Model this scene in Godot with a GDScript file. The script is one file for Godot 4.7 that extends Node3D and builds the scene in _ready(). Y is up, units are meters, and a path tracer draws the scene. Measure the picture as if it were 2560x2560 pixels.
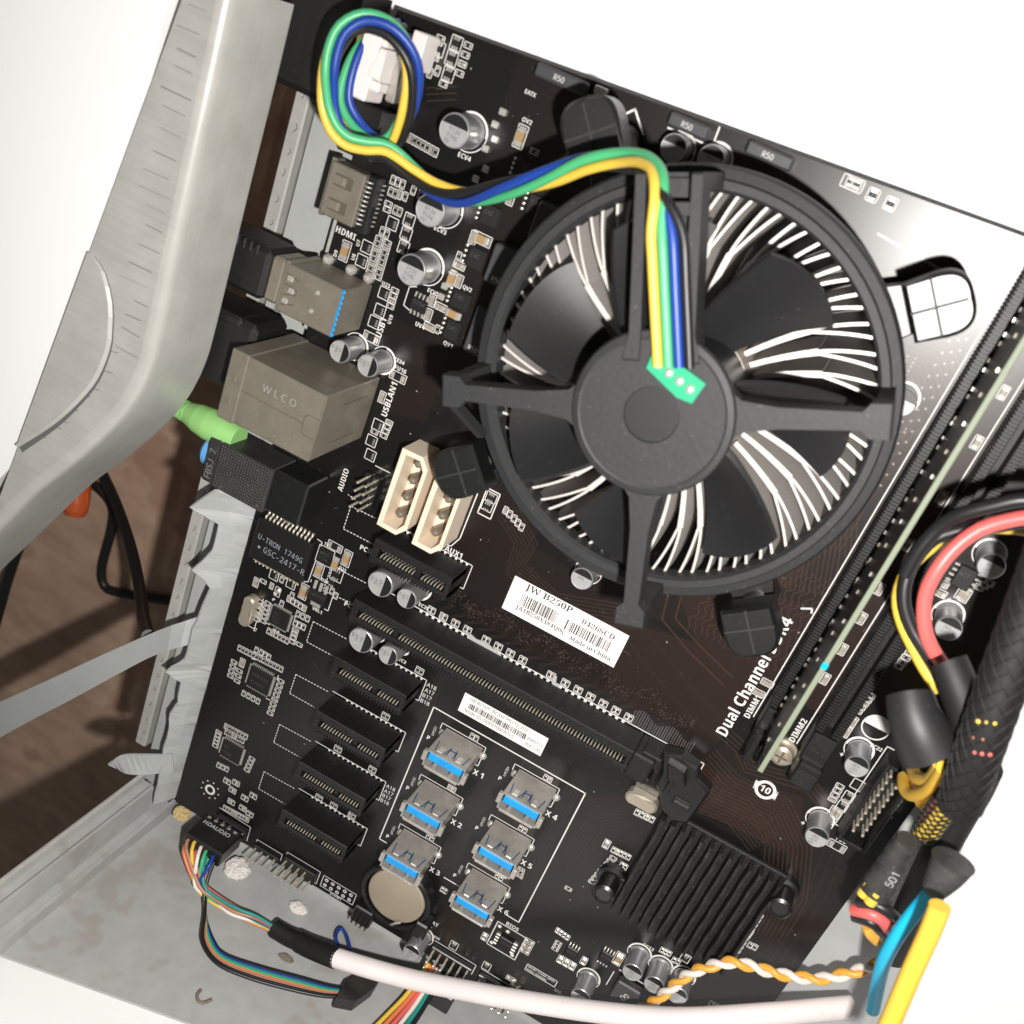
extends Node3D
# A motherboard in an opened steel computer case, lit by a phone flash. Board millimetres: u along the slots, v along
# the rear edge, z out of the board; W() turns them into metres with y up.
const MM := 0.001
var M := {}
var taken := {}
var wpos := {}
var rng := RandomNumberGenerator.new()
var FONT := {}

func W(p: Vector3) -> Vector3:
	return Vector3(p.x, p.z, -p.y) * MM

# ---------------------------------------------------------------- mesh builder (board millimetres)
class MB:
	var v := PackedVector3Array()
	var n := PackedVector3Array()
	var uv := PackedVector2Array()
	func trin(a: Vector3, b: Vector3, c: Vector3, na: Vector3, nb: Vector3, nc: Vector3) -> void:
		v.append(a); v.append(c); v.append(b)
		n.append(na); n.append(nc); n.append(nb)
	func tri(a: Vector3, b: Vector3, c: Vector3) -> void:
		var k := (b - a).cross(c - a)
		if k.length_squared() < 1e-14:
			return
		k = k.normalized()
		trin(a, b, c, k, k, k)
	func quad(a: Vector3, b: Vector3, c: Vector3, d: Vector3) -> void:
		tri(a, b, c); tri(a, c, d)
	func quadn(a: Vector3, b: Vector3, c: Vector3, d: Vector3, na: Vector3, nb: Vector3, nc: Vector3, nd: Vector3) -> void:
		trin(a, b, c, na, nb, nc); trin(a, c, d, na, nc, nd)
	func hq(m: Vector3, p: Array) -> void:
		var k: Vector3 = (p[1] - p[0]).cross(p[2] - p[0])
		if p.size() == 3:
			if k.dot(p[0] - m) < 0.0: tri(p[0], p[2], p[1])
			else: tri(p[0], p[1], p[2])
		elif k.dot(p[0] - m) < 0.0: quad(p[0], p[3], p[2], p[1])
		else: quad(p[0], p[1], p[2], p[3])
	func box(a: Vector3, b: Vector3, e := 0.0) -> void:
		var m := (a + b) * 0.5
		var h := (b - a) * 0.5
		h = h.abs()
		e = minf(e, minf(h.x, minf(h.y, h.z)) * 0.9)
		var g := h - Vector3(e, e, e)
		for s in [-1.0, 1.0]:
			hq(m, [m + Vector3(s * h.x, -g.y, -g.z), m + Vector3(s * h.x, g.y, -g.z), m + Vector3(s * h.x, g.y, g.z), m + Vector3(s * h.x, -g.y, g.z)])
			hq(m, [m + Vector3(-g.x, s * h.y, -g.z), m + Vector3(g.x, s * h.y, -g.z), m + Vector3(g.x, s * h.y, g.z), m + Vector3(-g.x, s * h.y, g.z)])
			hq(m, [m + Vector3(-g.x, -g.y, s * h.z), m + Vector3(g.x, -g.y, s * h.z), m + Vector3(g.x, g.y, s * h.z), m + Vector3(-g.x, g.y, s * h.z)])
		if e <= 0.0:
			return
		for s in [-1.0, 1.0]:
			for t in [-1.0, 1.0]:
				hq(m, [m + Vector3(-g.x, s * h.y, t * g.z), m + Vector3(g.x, s * h.y, t * g.z), m + Vector3(g.x, s * g.y, t * h.z), m + Vector3(-g.x, s * g.y, t * h.z)])
				hq(m, [m + Vector3(s * h.x, -g.y, t * g.z), m + Vector3(s * h.x, g.y, t * g.z), m + Vector3(s * g.x, g.y, t * h.z), m + Vector3(s * g.x, -g.y, t * h.z)])
				hq(m, [m + Vector3(s * h.x, t * g.y, -g.z), m + Vector3(s * h.x, t * g.y, g.z), m + Vector3(s * g.x, t * h.y, g.z), m + Vector3(s * g.x, t * h.y, -g.z)])
				for w in [-1.0, 1.0]:
					hq(m, [m + Vector3(s * h.x, t * g.y, w * g.z), m + Vector3(s * g.x, t * h.y, w * g.z), m + Vector3(s * g.x, t * g.y, w * h.z)])
	func bx(u0: float, u1: float, v0: float, v1: float, z0: float, z1: float, e := 0.0) -> void:
		box(Vector3(u0, v0, z0), Vector3(u1, v1, z1), e)
	func ccw(p: PackedVector2Array) -> PackedVector2Array:
		if Geometry2D.is_polygon_clockwise(p):
			p = p.duplicate(); p.reverse()
		# Godot calls clockwise what turns that way with y down; keep the order that gives +z with y up
		var s := 0.0
		for i in p.size():
			s += p[i].cross(p[(i + 1) % p.size()])
		if s < 0.0:
			p = p.duplicate(); p.reverse()
		return p
	func prism(poly: PackedVector2Array, z0: float, z1: float, e := 0.0, bottom := true) -> void:
		var p := ccw(poly)
		var c := Vector2.ZERO
		for q in p: c += q
		c /= p.size()
		var t := PackedVector2Array()
		for q in p:
			t.append(q + (c - q).normalized() * e)
		var ix := Geometry2D.triangulate_polygon(p)
		for i in range(0, ix.size(), 3):
			var a := ix[i]; var b := ix[i + 1]; var d := ix[i + 2]
			if (p[b] - p[a]).cross(p[d] - p[a]) < 0.0:
				var s := b; b = d; d = s
			tri(Vector3(t[a].x, t[a].y, z1), Vector3(t[b].x, t[b].y, z1), Vector3(t[d].x, t[d].y, z1))
			if bottom:
				tri(Vector3(p[a].x, p[a].y, z0), Vector3(p[d].x, p[d].y, z0), Vector3(p[b].x, p[b].y, z0))
		for i in p.size():
			var j := (i + 1) % p.size()
			quad(Vector3(p[i].x, p[i].y, z0), Vector3(p[j].x, p[j].y, z0), Vector3(p[j].x, p[j].y, z1 - e), Vector3(p[i].x, p[i].y, z1 - e))
			if e > 0.0:
				quad(Vector3(p[i].x, p[i].y, z1 - e), Vector3(p[j].x, p[j].y, z1 - e), Vector3(t[j].x, t[j].y, z1), Vector3(t[i].x, t[i].y, z1))
	# profile of [r, z] pairs turned about an axis; smooth round the axis, flat along the profile
	func lathe(o: Vector3, ax: Vector3, prof: Array, seg := 24) -> void:
		ax = ax.normalized()
		var s := Vector3(1, 0, 0) if absf(ax.x) < 0.9 else Vector3(0, 1, 0)
		var x := (s - ax * s.dot(ax)).normalized()
		var y := ax.cross(x)
		for k in prof.size() - 1:
			var r0: float = prof[k][0]; var z0: float = prof[k][1]
			var r1: float = prof[k + 1][0]; var z1: float = prof[k + 1][1]
			var dn := Vector2(z1 - z0, r0 - r1)
			if dn.length() < 1e-9: continue
			dn = dn.normalized()
			for i in seg:
				var a0 := TAU * i / seg; var a1 := TAU * (i + 1) / seg
				var d0 := x * cos(a0) + y * sin(a0); var d1 := x * cos(a1) + y * sin(a1)
				var n0 := d0 * dn.x + ax * dn.y; var n1 := d1 * dn.x + ax * dn.y
				var p00 := o + d0 * r0 + ax * z0; var p10 := o + d1 * r0 + ax * z0
				var p01 := o + d0 * r1 + ax * z1; var p11 := o + d1 * r1 + ax * z1
				if r0 > 1e-6: trin(p00, p10, p11, n0, n1, n1)
				if r1 > 1e-6: trin(p00, p11, p01, n0, n1, n0)
	func cyl(c: Vector3, r: float, h: float, seg := 20, e := 0.0) -> void:
		lathe(c, Vector3(0, 0, 1), [[0.0, 0.0], [r, 0.0], [r, h - e], [r - e, h], [0.0, h]], seg)
	func tube(path: Array, r: float, sides := 10, r_end := -1.0) -> void:
		var m := path.size()
		if m < 2: return
		var f := Vector3(0.13, 0.29, 0.95)
		var rings: Array = []
		for i in m:
			var t: Vector3 = (path[mini(i + 1, m - 1)] - path[maxi(i - 1, 0)]).normalized()
			f = (f - t * f.dot(t))
			if f.length() < 1e-4: f = t.cross(Vector3(0.31, 0.9, 0.2))
			f = f.normalized()
			var g := t.cross(f)
			var ring: Array = []
			var rr := r if r_end < 0.0 else lerpf(r, r_end, float(i) / (m - 1))
			for k in sides:
				var a := TAU * k / sides
				var d := f * cos(a) + g * sin(a)
				ring.append([path[i] + d * rr, d])
			rings.append(ring)
		for i in m - 1:
			for k in sides:
				var k1 := (k + 1) % sides
				var a = rings[i][k]; var b = rings[i][k1]; var c = rings[i + 1][k1]; var d = rings[i + 1][k]
				quadn(a[0], b[0], c[0], d[0], a[1], b[1], c[1], d[1])
		for e in 2:
			var i := 0 if e == 0 else m - 1
			for k in sides:
				var k1 := (k + 1) % sides
				if e == 0: tri(path[i], rings[i][k1][0], rings[i][k][0])
				else: tri(path[i], rings[i][k][0], rings[i][k1][0])
	# a bent sheet between two edges of equally many points
	func sheet(a: Array, b: Array, th := 0.8) -> void:
		var na: Array = []
		for i in a.size():
			var j := mini(i, a.size() - 2)
			var k: Vector3 = (a[j + 1] - a[j]).cross(b[j] - a[j]).normalized()
			if k.z < 0.0: k = -k
			na.append(k)
		for i in a.size() - 1:
			var m: Vector3 = (a[i] + b[i] + a[i + 1] + b[i + 1]) / 4.0 - na[i] * th * 0.5
			var a0: Vector3 = a[i] - na[i] * th; var a1: Vector3 = a[i + 1] - na[i + 1] * th
			var b0: Vector3 = b[i] - na[i] * th; var b1: Vector3 = b[i + 1] - na[i + 1] * th
			hq(m, [a[i], a[i + 1], b[i + 1], b[i]])
			hq(m, [a0, a1, b1, b0])
			hq(m, [a[i], a[i + 1], a1, a0])
			hq(m, [b[i], b[i + 1], b1, b0])
			if i == 0: hq(m, [a[i], b[i], b0, a0])
			if i == a.size() - 2: hq(m, [a[i + 1], b[i + 1], b1, a1])
	func line(u0: float, v0: float, u1: float, v1: float, w := 0.3, z := 0.04) -> void:
		var d := Vector2(u1 - u0, v1 - v0).normalized()
		var k := Vector2(-d.y, d.x) * w * 0.5
		var a := Vector2(u0, v0) - d * w * 0.5; var b := Vector2(u1, v1) + d * w * 0.5
		quad(Vector3(a.x - k.x, a.y - k.y, z), Vector3(b.x - k.x, b.y - k.y, z), Vector3(b.x + k.x, b.y + k.y, z), Vector3(a.x + k.x, a.y + k.y, z))
	func loop(p: Array, w := 0.3, closed := true) -> void:
		for i in (p.size() if closed else p.size() - 1):
			var j := (i + 1) % p.size()
			line(p[i][0], p[i][1], p[j][0], p[j][1], w)
	func dash(u0: float, v0: float, u1: float, v1: float, step := 1.1, on := 0.7, w := 0.25) -> void:
		var L := Vector2(u1 - u0, v1 - v0).length()
		var d := Vector2(u1 - u0, v1 - v0) / L
		var s := 0.0
		while s < L:
			var e := minf(s + on, L)
			line(u0 + d.x * (s + w * 0.5), v0 + d.y * (s + w * 0.5), u0 + d.x * (e - w * 0.5), v0 + d.y * (e - w * 0.5), w)
			s += step
	func disc(u: float, v0: float, r: float, z := 0.045, seg := 12, r_in := 0.0, a0 := 0.0, a1 := TAU) -> void:
		for i in seg:
			var p := Vector2.from_angle(lerpf(a0, a1, float(i) / seg)); var q := Vector2.from_angle(lerpf(a0, a1, float(i + 1) / seg))
			quad(Vector3(u + p.x * r_in, v0 + p.y * r_in, z), Vector3(u + p.x * r, v0 + p.y * r, z), Vector3(u + q.x * r, v0 + q.y * r, z), Vector3(u + q.x * r_in, v0 + q.y * r_in, z))
	func rect(u0: float, u1: float, v0: float, v1: float, w := 0.22) -> void:
		loop([[u0, v0], [u1, v0], [u1, v1], [u0, v1]], w)
	func add(o: MB, t := Transform3D.IDENTITY) -> void:
		for i in o.v.size():
			v.append(t * o.v[i]); n.append((t.basis * o.n[i]).normalized())
	func xf(t: Transform3D) -> MB:
		for i in v.size():
			v[i] = t * v[i]; n[i] = (t.basis * n[i]).normalized()
		return self

# ---------------------------------------------------------------- nodes
func numbered(s: String) -> String:
	taken[s] = taken.get(s, -1) + 1
	return s if taken[s] == 0 else "%s_%03d" % [s, taken[s]]

func mesh_of(surfs: Array, o := Vector3.ZERO) -> ArrayMesh:
	var me := ArrayMesh.new()
	for s in surfs:
		var mb: MB = s[0]
		if mb.v.is_empty(): continue
		var a := []
		a.resize(Mesh.ARRAY_MAX)
		var vv := PackedVector3Array(); var nn := PackedVector3Array()
		vv.resize(mb.v.size()); nn.resize(mb.v.size())
		for i in mb.v.size():
			vv[i] = W(mb.v[i] - o); nn[i] = Vector3(mb.n[i].x, mb.n[i].z, -mb.n[i].y)
		a[Mesh.ARRAY_VERTEX] = vv; a[Mesh.ARRAY_NORMAL] = nn
		if mb.uv.size() == mb.v.size(): a[Mesh.ARRAY_TEX_UV] = mb.uv
		me.add_surface_from_arrays(Mesh.PRIMITIVE_TRIANGLES, a)
		me.surface_set_material(me.get_surface_count() - 1, s[1])
	return me

func low_of(surfs: Array) -> Vector3:
	var lo := Vector3(1e9, 1e9, 1e9); var hi := -lo
	for s in surfs:
		for p in s[0].v:
			lo = lo.min(p); hi = hi.max(p)
	return Vector3((lo.x + hi.x) * 0.5, (lo.y + hi.y) * 0.5, lo.z)

func thing(called: String, label: String, category: String, base: Vector3, group := "") -> Node3D:
	var o := Node3D.new()
	o.name = numbered(called)
	add_child(o)
	o.position = W(base); wpos[o] = base
	tag(o, label, category, group)
	return o

func tag(o: Node3D, label: String, category := "", group := "", kind := "") -> Node3D:
	if label != "": o.set_meta("label", label)
	if category != "": o.set_meta("category", category)
	if group != "": o.set_meta("group", group)
	if kind != "": o.set_meta("kind", kind)
	return o

# one named mesh under a thing or a part; surfs is [[builder, material], ...] in board millimetres
func part(parent: Node3D, called: String, surfs: Array, label := "") -> MeshInstance3D:
	var o := low_of(surfs)
	var mi := MeshInstance3D.new()
	mi.mesh = mesh_of(surfs, o)
	mi.name = called if parent != self else numbered(called)
	parent.add_child(mi, true)
	mi.position = W(o - wpos.get(parent, Vector3.ZERO)); wpos[mi] = o
	if label != "": mi.set_meta("label", label)
	return mi

func inst(parent: Node3D, called: String, me: Mesh, at: Vector3, turn := 0.0) -> MeshInstance3D:
	var mi := MeshInstance3D.new()
	mi.mesh = me; mi.name = called
	parent.add_child(mi, true)
	mi.position = W(at - wpos.get(parent, Vector3.ZERO)); mi.rotation.y = deg_to_rad(turn); wpos[mi] = at
	return mi

func structure(called: String, surfs: Array) -> MeshInstance3D:
	var mi := part(self, called, surfs)
	mi.set_meta("kind", "structure")
	return mi

# ---------------------------------------------------------------- curves and lettering
func smooth(p: Array, step := 1.5) -> Array:
	var q: Array = []
	for a in p: q.append(Vector3(a[0], a[1], a[2]))
	var out: Array = []
	for i in q.size() - 1:
		var p0: Vector3 = q[maxi(i - 1, 0)]; var p1: Vector3 = q[i]; var p2: Vector3 = q[i + 1]; var p3: Vector3 = q[mini(i + 2, q.size() - 1)]
		var k := maxi(2, int(p1.distance_to(p2) / step))
		for j in k:
			var t := float(j) / k
			out.append(0.5 * ((2.0 * p1) + (p2 - p0) * t + (2.0 * p0 - 5.0 * p1 + 4.0 * p2 - p3) * t * t + (3.0 * p1 - p0 - 3.0 * p2 + p3) * t * t * t))
	out.append(q[-1])
	return out

# a wire that winds round a path at a distance
func wound(path: Array, off: float, phase: float, turn_per_mm: float, flat := 1.0) -> Array:
	var out: Array = []
	var f := Vector3(0.2, 0.3, 0.93); var s := 0.0
	for i in path.size():
		var t: Vector3 = (path[mini(i + 1, path.size() - 1)] - path[maxi(i - 1, 0)]).normalized()
		f = (f - t * f.dot(t)).normalized()
		if i > 0: s += path[i].distance_to(path[i - 1])
		var a := phase + s * turn_per_mm
		out.append(path[i] + (f * cos(a) * flat + t.cross(f) * sin(a)) * off)
	return out

func lettering(mb: MB, s: String, o: Vector3, ax: Vector3, ay: Vector3, h: float, font := "bold", wide := 1.0) -> void:
	var tm := TextMesh.new()
	tm.text = s; tm.font = FONT[font]; tm.font_size = 48; tm.pixel_size = 0.02; tm.depth = 0.0; tm.curve_step = 1.5
	var a := tm.surface_get_arrays(0) if tm.get_surface_count() > 0 else []
	if a.is_empty(): return
	var vv: PackedVector3Array = a[Mesh.ARRAY_VERTEX]
	var ix: PackedInt32Array = a[Mesh.ARRAY_INDEX] if a[Mesh.ARRAY_INDEX] != null else PackedInt32Array()
	var lo := Vector2(1e9, 1e9)
	for p in vv: lo = lo.min(Vector2(p.x, p.y))
	var k := h / (48 * 0.02 * 0.715)
	var az := ax.cross(ay).normalized()
	var at := func(p: Vector3) -> Vector3: return o + ax * ((p.x - lo.x) * k * wide) + ay * ((p.y - lo.y) * k)
	if ix.is_empty():
		for i in vv.size(): ix.append(i)
	for i in range(0, ix.size(), 3):
		var p: Vector3 = at.call(vv[ix[i]]); var q: Vector3 = at.call(vv[ix[i + 1]]); var r: Vector3 = at.call(vv[ix[i + 2]])
		if (q - p).cross(r - p).dot(az) < 0.0: mb.tri(p, r, q)
		else: mb.tri(p, q, r)

func txt(mb: MB, s: String, u: float, v: float, h: float, deg := 0.0, font := "bold", wide := 1.0, z := 0.05) -> void:
	var d := Vector2.from_angle(deg_to_rad(deg))
	lettering(mb, s, Vector3(u, v, z), Vector3(d.x, d.y, 0), Vector3(-d.y, d.x, 0), h, font, wide)

# ---------------------------------------------------------------- materials
func lin(r: float, g: float, b: float) -> Color:
	return Color(r, g, b).linear_to_srgb()

func mat(called: String, c: Color, rough := 0.5, metal := 0.0, tex: Texture2D = null, scale := 20.0, bump: Texture2D = null, bump_cm := 0.004) -> StandardMaterial3D:
	var m := StandardMaterial3D.new()
	m.resource_name = called
	m.albedo_color = c; m.roughness = rough; m.metallic = metal
	if tex or bump:
		m.uv1_triplanar = true; m.uv1_world_triplanar = true; m.uv1_scale = Vector3.ONE * scale
	if tex: m.albedo_texture = tex
	if bump:
		m.heightmap_enabled = true; m.heightmap_texture = bump; m.heightmap_scale = bump_cm
	M[called] = m
	return m

func tex_from(f: Callable, w := 256, h := 256) -> ImageTexture:
	var im := Image.create(w, h, false, Image.FORMAT_RGB8)
	for y in h:
		for x in w: im.set_pixel(x, y, f.call(x, y))
	return ImageTexture.create_from_image(im)

func noise_image(sd: int, freq: float, oct := 3) -> Image:
	var fn := FastNoiseLite.new()
	fn.seed = sd; fn.frequency = freq; fn.fractal_octaves = oct
	return fn.get_seamless_image(256, 256, false, false, 0.15)

func speck(sd: int, base: Color, dot: Color, dots: int, amp := 0.12, soft := 0.5) -> ImageTexture:
	var ni := noise_image(sd, 0.03, 4)
	var r := RandomNumberGenerator.new(); r.seed = sd
	var im := Image.create(256, 256, false, Image.FORMAT_RGB8)
	for y in 256:
		for x in 256:
			var k := 1.0 + (ni.get_pixel(x, y).r - 0.5) * 2.0 * amp + r.randf_range(-amp, amp) * 0.5
			im.set_pixel(x, y, Color(base.r * k, base.g * k, base.b * k))
	for i in dots:
		var x := r.randi_range(0, 254); var y := r.randi_range(0, 254)
		var t := r.randf_range(soft * 0.4, 1.0)
		im.set_pixel(x, y, base.lerp(dot, t))
		if r.randf() < 0.35: im.set_pixel(x + 1, y, base.lerp(dot, t * 0.8))
		if r.randf() < 0.2: im.set_pixel(x, y + 1, base.lerp(dot, t * 0.7))
	return ImageTexture.create_from_image(im)

func make_materials() -> void:
	for f in [["bold", "Droid Sans", 700], ["sans", "Droid Sans", 400], ["mono", "Droid Sans Mono", 400], ["serif", "Droid Serif", 700]]:
		var sf := SystemFont.new()
		sf.font_names = PackedStringArray([f[1]]); sf.font_weight = f[2]
		FONT[f[0]] = sf
	var grain := ImageTexture.create_from_image(noise_image(5, 0.12, 4))
	var cloud := ImageTexture.create_from_image(noise_image(9, 0.02, 4))
	var dusty := speck(3, Color(0.085, 0.085, 0.085), Color(0.42, 0.4, 0.39), 900)
	mat("slot", Color.WHITE, 0.5, 0.0, dusty, 30.0)
	mat("black_plastic", Color.WHITE, 0.42, 0.0, speck(4, Color(0.085, 0.087, 0.09), Color(0.34, 0.34, 0.34), 250), 22.0)
	M.black_plastic.metallic_specular = 0.65; M.black_plastic.roughness = 0.36
	mat("chip", lin(0.008, 0.008, 0.0082), 0.5)
	mat("fan", Color.WHITE, 0.6, 0.0, speck(6, Color(0.148, 0.15, 0.157), Color(0.4, 0.4, 0.4), 260, 0.05), 18.0, grain, 0.003)
	mat("fan_dark", lin(0.009, 0.0095, 0.011), 0.5)
	mat("blade", Color.WHITE, 0.46, 0.0, speck(7, Color(0.128, 0.128, 0.133), Color(0.3, 0.3, 0.3), 120, 0.05), 14.0)
	mat("fin", lin(0.62, 0.59, 0.56), 0.42, 0.3)
	mat("fin_core", lin(0.45, 0.4, 0.35), 0.35, 0.8)
	mat("sink", Color.WHITE, 0.62, 0.0, speck(8, Color(0.1, 0.098, 0.096), Color(0.46, 0.44, 0.42), 1500, 0.25), 24.0)
	mat("shell", Color.WHITE, 0.4, 0.35, speck(11, Color(0.525, 0.5, 0.45), Color(0.7, 0.67, 0.6), 300, 0.05), 16.0)
	mat("shell_grey", Color.WHITE, 0.32, 0.25, speck(12, Color(0.64, 0.62, 0.595), Color(0.85, 0.84, 0.8), 200, 0.09), 16.0)
	mat("seam", lin(0.1, 0.085, 0.06), 0.6)
	mat("audio_metal", Color.WHITE, 0.42, 0.3, speck(13, Color(0.24, 0.236, 0.232), Color(0.6, 0.58, 0.56), 300, 0.1), 16.0)
	mat("dots", lin(0.3, 0.29, 0.28), 0.5, 0.3)
	mat("choke", Color.WHITE, 0.5, 0.0, speck(22, Color(0.25, 0.25, 0.26), Color(0.4, 0.4, 0.4), 120, 0.06), 20.0)
	mat("solder", lin(0.62, 0.6, 0.56), 0.34, 0.55)
	mat("contact", lin(0.7, 0.64, 0.52), 0.3, 0.5)
	mat("brass", lin(0.55, 0.38, 0.12), 0.3, 0.8)
	mat("cap_side", lin(0.5, 0.5, 0.51), 0.33, 0.7)
	mat("cap_top", lin(0.46, 0.46, 0.46), 0.45, 0.15, speck(14, Color(0.92, 0.92, 0.92), Color(1, 1, 1), 60, 0.04), 30.0)
	mat("cap_mark", lin(0.012, 0.012, 0.013), 0.4)
	mat("cap_print", lin(0.12, 0.12, 0.12), 0.6)
	mat("ivory", lin(0.8, 0.66, 0.52), 0.38)
	M.ivory.subsurf_scatter_enabled = true; M.ivory.subsurf_scatter_strength = 0.08
	mat("blue", Color.WHITE, 0.42, 0.0, speck(15, Color(0.05, 0.58, 0.86), Color(0.4, 0.8, 0.97), 700, 0.06), 30.0)
	mat("blue_dark", lin(0.012, 0.06, 0.16), 0.5)
	mat("silk", lin(0.72, 0.7, 0.68), 0.6)
	mat("tan_cap", lin(0.36, 0.23, 0.11), 0.4)
	mat("grey_cap", lin(0.3, 0.26, 0.21), 0.45)
	mat("crystal", lin(0.52, 0.46, 0.37), 0.34, 0.6)
	mat("label", Color.WHITE, 0.55, 0.0, speck(16, Color(0.94, 0.92, 0.91), Color(0.75, 0.72, 0.7), 40, 0.02), 20.0)
	mat("ink", lin(0.04, 0.04, 0.045), 0.6)
	mat("chip_print", lin(0.26, 0.29, 0.33), 0.6)
	mat("faint_print", lin(0.06, 0.058, 0.055), 0.6)
	mat("green_pcb", lin(0.02, 0.33, 0.17), 0.35)
	mat("ram_edge", lin(0.22, 0.25, 0.18), 0.6)
	mat("ram_face", lin(0.02, 0.016, 0.013), 0.35)
	mat("cyan_dot", lin(0.0, 0.42, 0.6), 0.4)
	mat("paint", Color.WHITE, 0.38, 0.0, speck(17, Color(0.685, 0.695, 0.69), Color(0.6, 0.57, 0.53), 60, 0.02), 6.0, grain, 0.0015)
	mat("paint_dirty", Color.WHITE, 0.45, 0.0, tex_dirt(), 5.0, grain, 0.002)
	mat("grime_and_gap_shade", lin(0.13, 0.13, 0.125), 0.6)  # dark marks and scratches, and the painted darkness of the ring's gap
	mat("steel", Color.WHITE, 0.34, 0.1, tex_brushed(), 9.0)
	mat("steel_edge", lin(0.75, 0.74, 0.72), 0.3, 0.5)
	mat("white_sheath", Color.WHITE, 0.45, 0.0, speck(18, Color(0.91, 0.875, 0.87), Color(0.62, 0.58, 0.58), 60, 0.015), 10.0)
	mat("rubber", Color.WHITE, 0.55, 0.0, speck(19, Color(0.09, 0.09, 0.092), Color(0.34, 0.34, 0.34), 200, 0.1), 12.0, grain, 0.004)
	mat("shrink", Color.WHITE, 0.5, 0.0, speck(20, Color(0.23, 0.226, 0.222), Color(0.6, 0.58, 0.57), 500, 0.25), 20.0, cloud, 0.03)
	mat("floor", Color.WHITE, 0.6, 0.0, tex_floor(), 3.0, grain, 0.004)
	mat("board_white", lin(0.94, 0.94, 0.94), 0.9)
	mat("plug_green", lin(0.3, 0.6, 0.2), 0.42)
	mat("plug_blue", lin(0.12, 0.36, 0.68), 0.42)
	mat("orange_plastic", lin(0.72, 0.13, 0.03), 0.42)
	mat("white_plastic", lin(0.78, 0.73, 0.71), 0.45)
	mat("battery", Color.WHITE, 0.3, 0.3, speck(21, Color(0.69, 0.64, 0.57), Color(0.4, 0.36, 0.3), 40, 0.03), 8.0)
	mat("cotton", lin(0.72, 0.68, 0.64), 0.95)
	mat("scrap", lin(0.2, 0.16, 0.13), 0.6)
	mat("flake", lin(0.4, 0.4, 0.4), 0.9)
	mat("mesh_sleeve", lin(0.009, 0.0085, 0.008), 0.6)
	mat("boot", Color.WHITE, 0.5, 0.0, speck(23, Color(0.14, 0.14, 0.145), Color(0.35, 0.35, 0.35), 160, 0.1), 14.0)
	for w in [["yellow", 0.76, 0.52, 0.07], ["green", 0.07, 0.42, 0.18], ["blue", 0.012, 0.05, 0.3], ["black", 0.014, 0.014, 0.015], ["red", 0.75, 0.13, 0.12], ["orange", 0.7, 0.2, 0.08], ["white", 0.78, 0.72, 0.66], ["teal", 0.02, 0.26, 0.22], ["brown", 0.42, 0.2, 0.13], ["amber", 0.8, 0.4, 0.06], ["cyan", 0.0, 0.5, 0.8], ["deep_yellow", 0.85, 0.52, 0.06], ["grey", 0.3, 0.3, 0.3]]:
		mat("wire_" + w[0], lin(w[1], w[2], w[3]), 0.4)

# grey paint with brown dust patches that have grain and outline
func tex_dirt() -> ImageTexture:
	var a := noise_image(31, 0.012, 5); var b := noise_image(32, 0.09, 3)
	return tex_from(func(x, y):
		var k: float = a.get_pixel(x, y).r; var g: float = b.get_pixel(x, y).r
		var t: float = smoothstep(0.6, 0.85, k + (g - 0.5) * 0.5) * 0.3
		return Color(0.68, 0.685, 0.68).lerp(Color(0.5, 0.44, 0.38), t) * (0.96 + 0.08 * g))

func tex_brushed() -> ImageTexture:
	var a := noise_image(41, 0.03, 3)
	var r := RandomNumberGenerator.new(); r.seed = 41
	var rows: Array = []
	for y in 256: rows.append(r.randf_range(-0.025, 0.025))
	var im := Image.create(256, 256, false, Image.FORMAT_RGB8)
	for y in 256:
		for x in 256:
			var k: float = 0.71 + rows[y] * 0.6 + (a.get_pixel(x, y).r - 0.5) * 0.06
			im.set_pixel(x, y, Color(k, k * 0.995, k * 0.97))
	return ImageTexture.create_from_image(im)

func tex_floor() -> ImageTexture:
	var a := noise_image(51, 0.015, 5); var b := noise_image(52, 0.1, 4)
	return tex_from(func(x, y):
		var k: float = a.get_pixel(x, y).r; var g: float = b.get_pixel(int(x * 0.4) % 256, y).r
		return Color(0.7, 0.585, 0.5).lerp(Color(0.84, 0.72, 0.63), clampf(k + (g - 0.5) * 0.8, 0.0, 1.0)).lerp(Color(0.62, 0.47, 0.4), smoothstep(0.68, 0.8, k) * 0.5))

# ---------------------------------------------------------------- the board's own colour: solder mask over copper, traces, vias, dust
const TS := 7.64
var bim: Image
func bpx(u: float, v: float) -> Vector2i:
	return Vector2i(int((u + 45.0) * TS), int((157.0 - v) * TS))
func dot_px(p: Vector2i, w: int, c: Color) -> void:
	bim.fill_rect(Rect2i(p.x - w / 2, p.y - w / 2, w, w), c)
func trace(pts: Array, c: Color, w := 2) -> void:
	for i in pts.size() - 1:
		var a := Vector2(bpx(pts[i][0], pts[i][1])); var b := Vector2(bpx(pts[i + 1][0], pts[i + 1][1]))
		var k := int(maxf(absf(b.x - a.x), absf(b.y - a.y))) + 1
		for j in k + 1:
			dot_px(Vector2i(a.lerp(b, float(j) / k)), w, c)
func traces(pts: Array, count: int, pitch: float, c: Color, w := 2) -> void:
	for j in count:
		var o := (j - (count - 1) * 0.5) * pitch
		var q: Array = []
		for i in pts.size():
			var d := Vector2(pts[mini(i + 1, pts.size() - 1)][0] - pts[maxi(i - 1, 0)][0], pts[mini(i + 1, pts.size() - 1)][1] - pts[maxi(i - 1, 0)][1]).normalized()
			q.append([pts[i][0] - d.y * o, pts[i][1] + d.x * o])
		trace(q, c, w)
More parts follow.
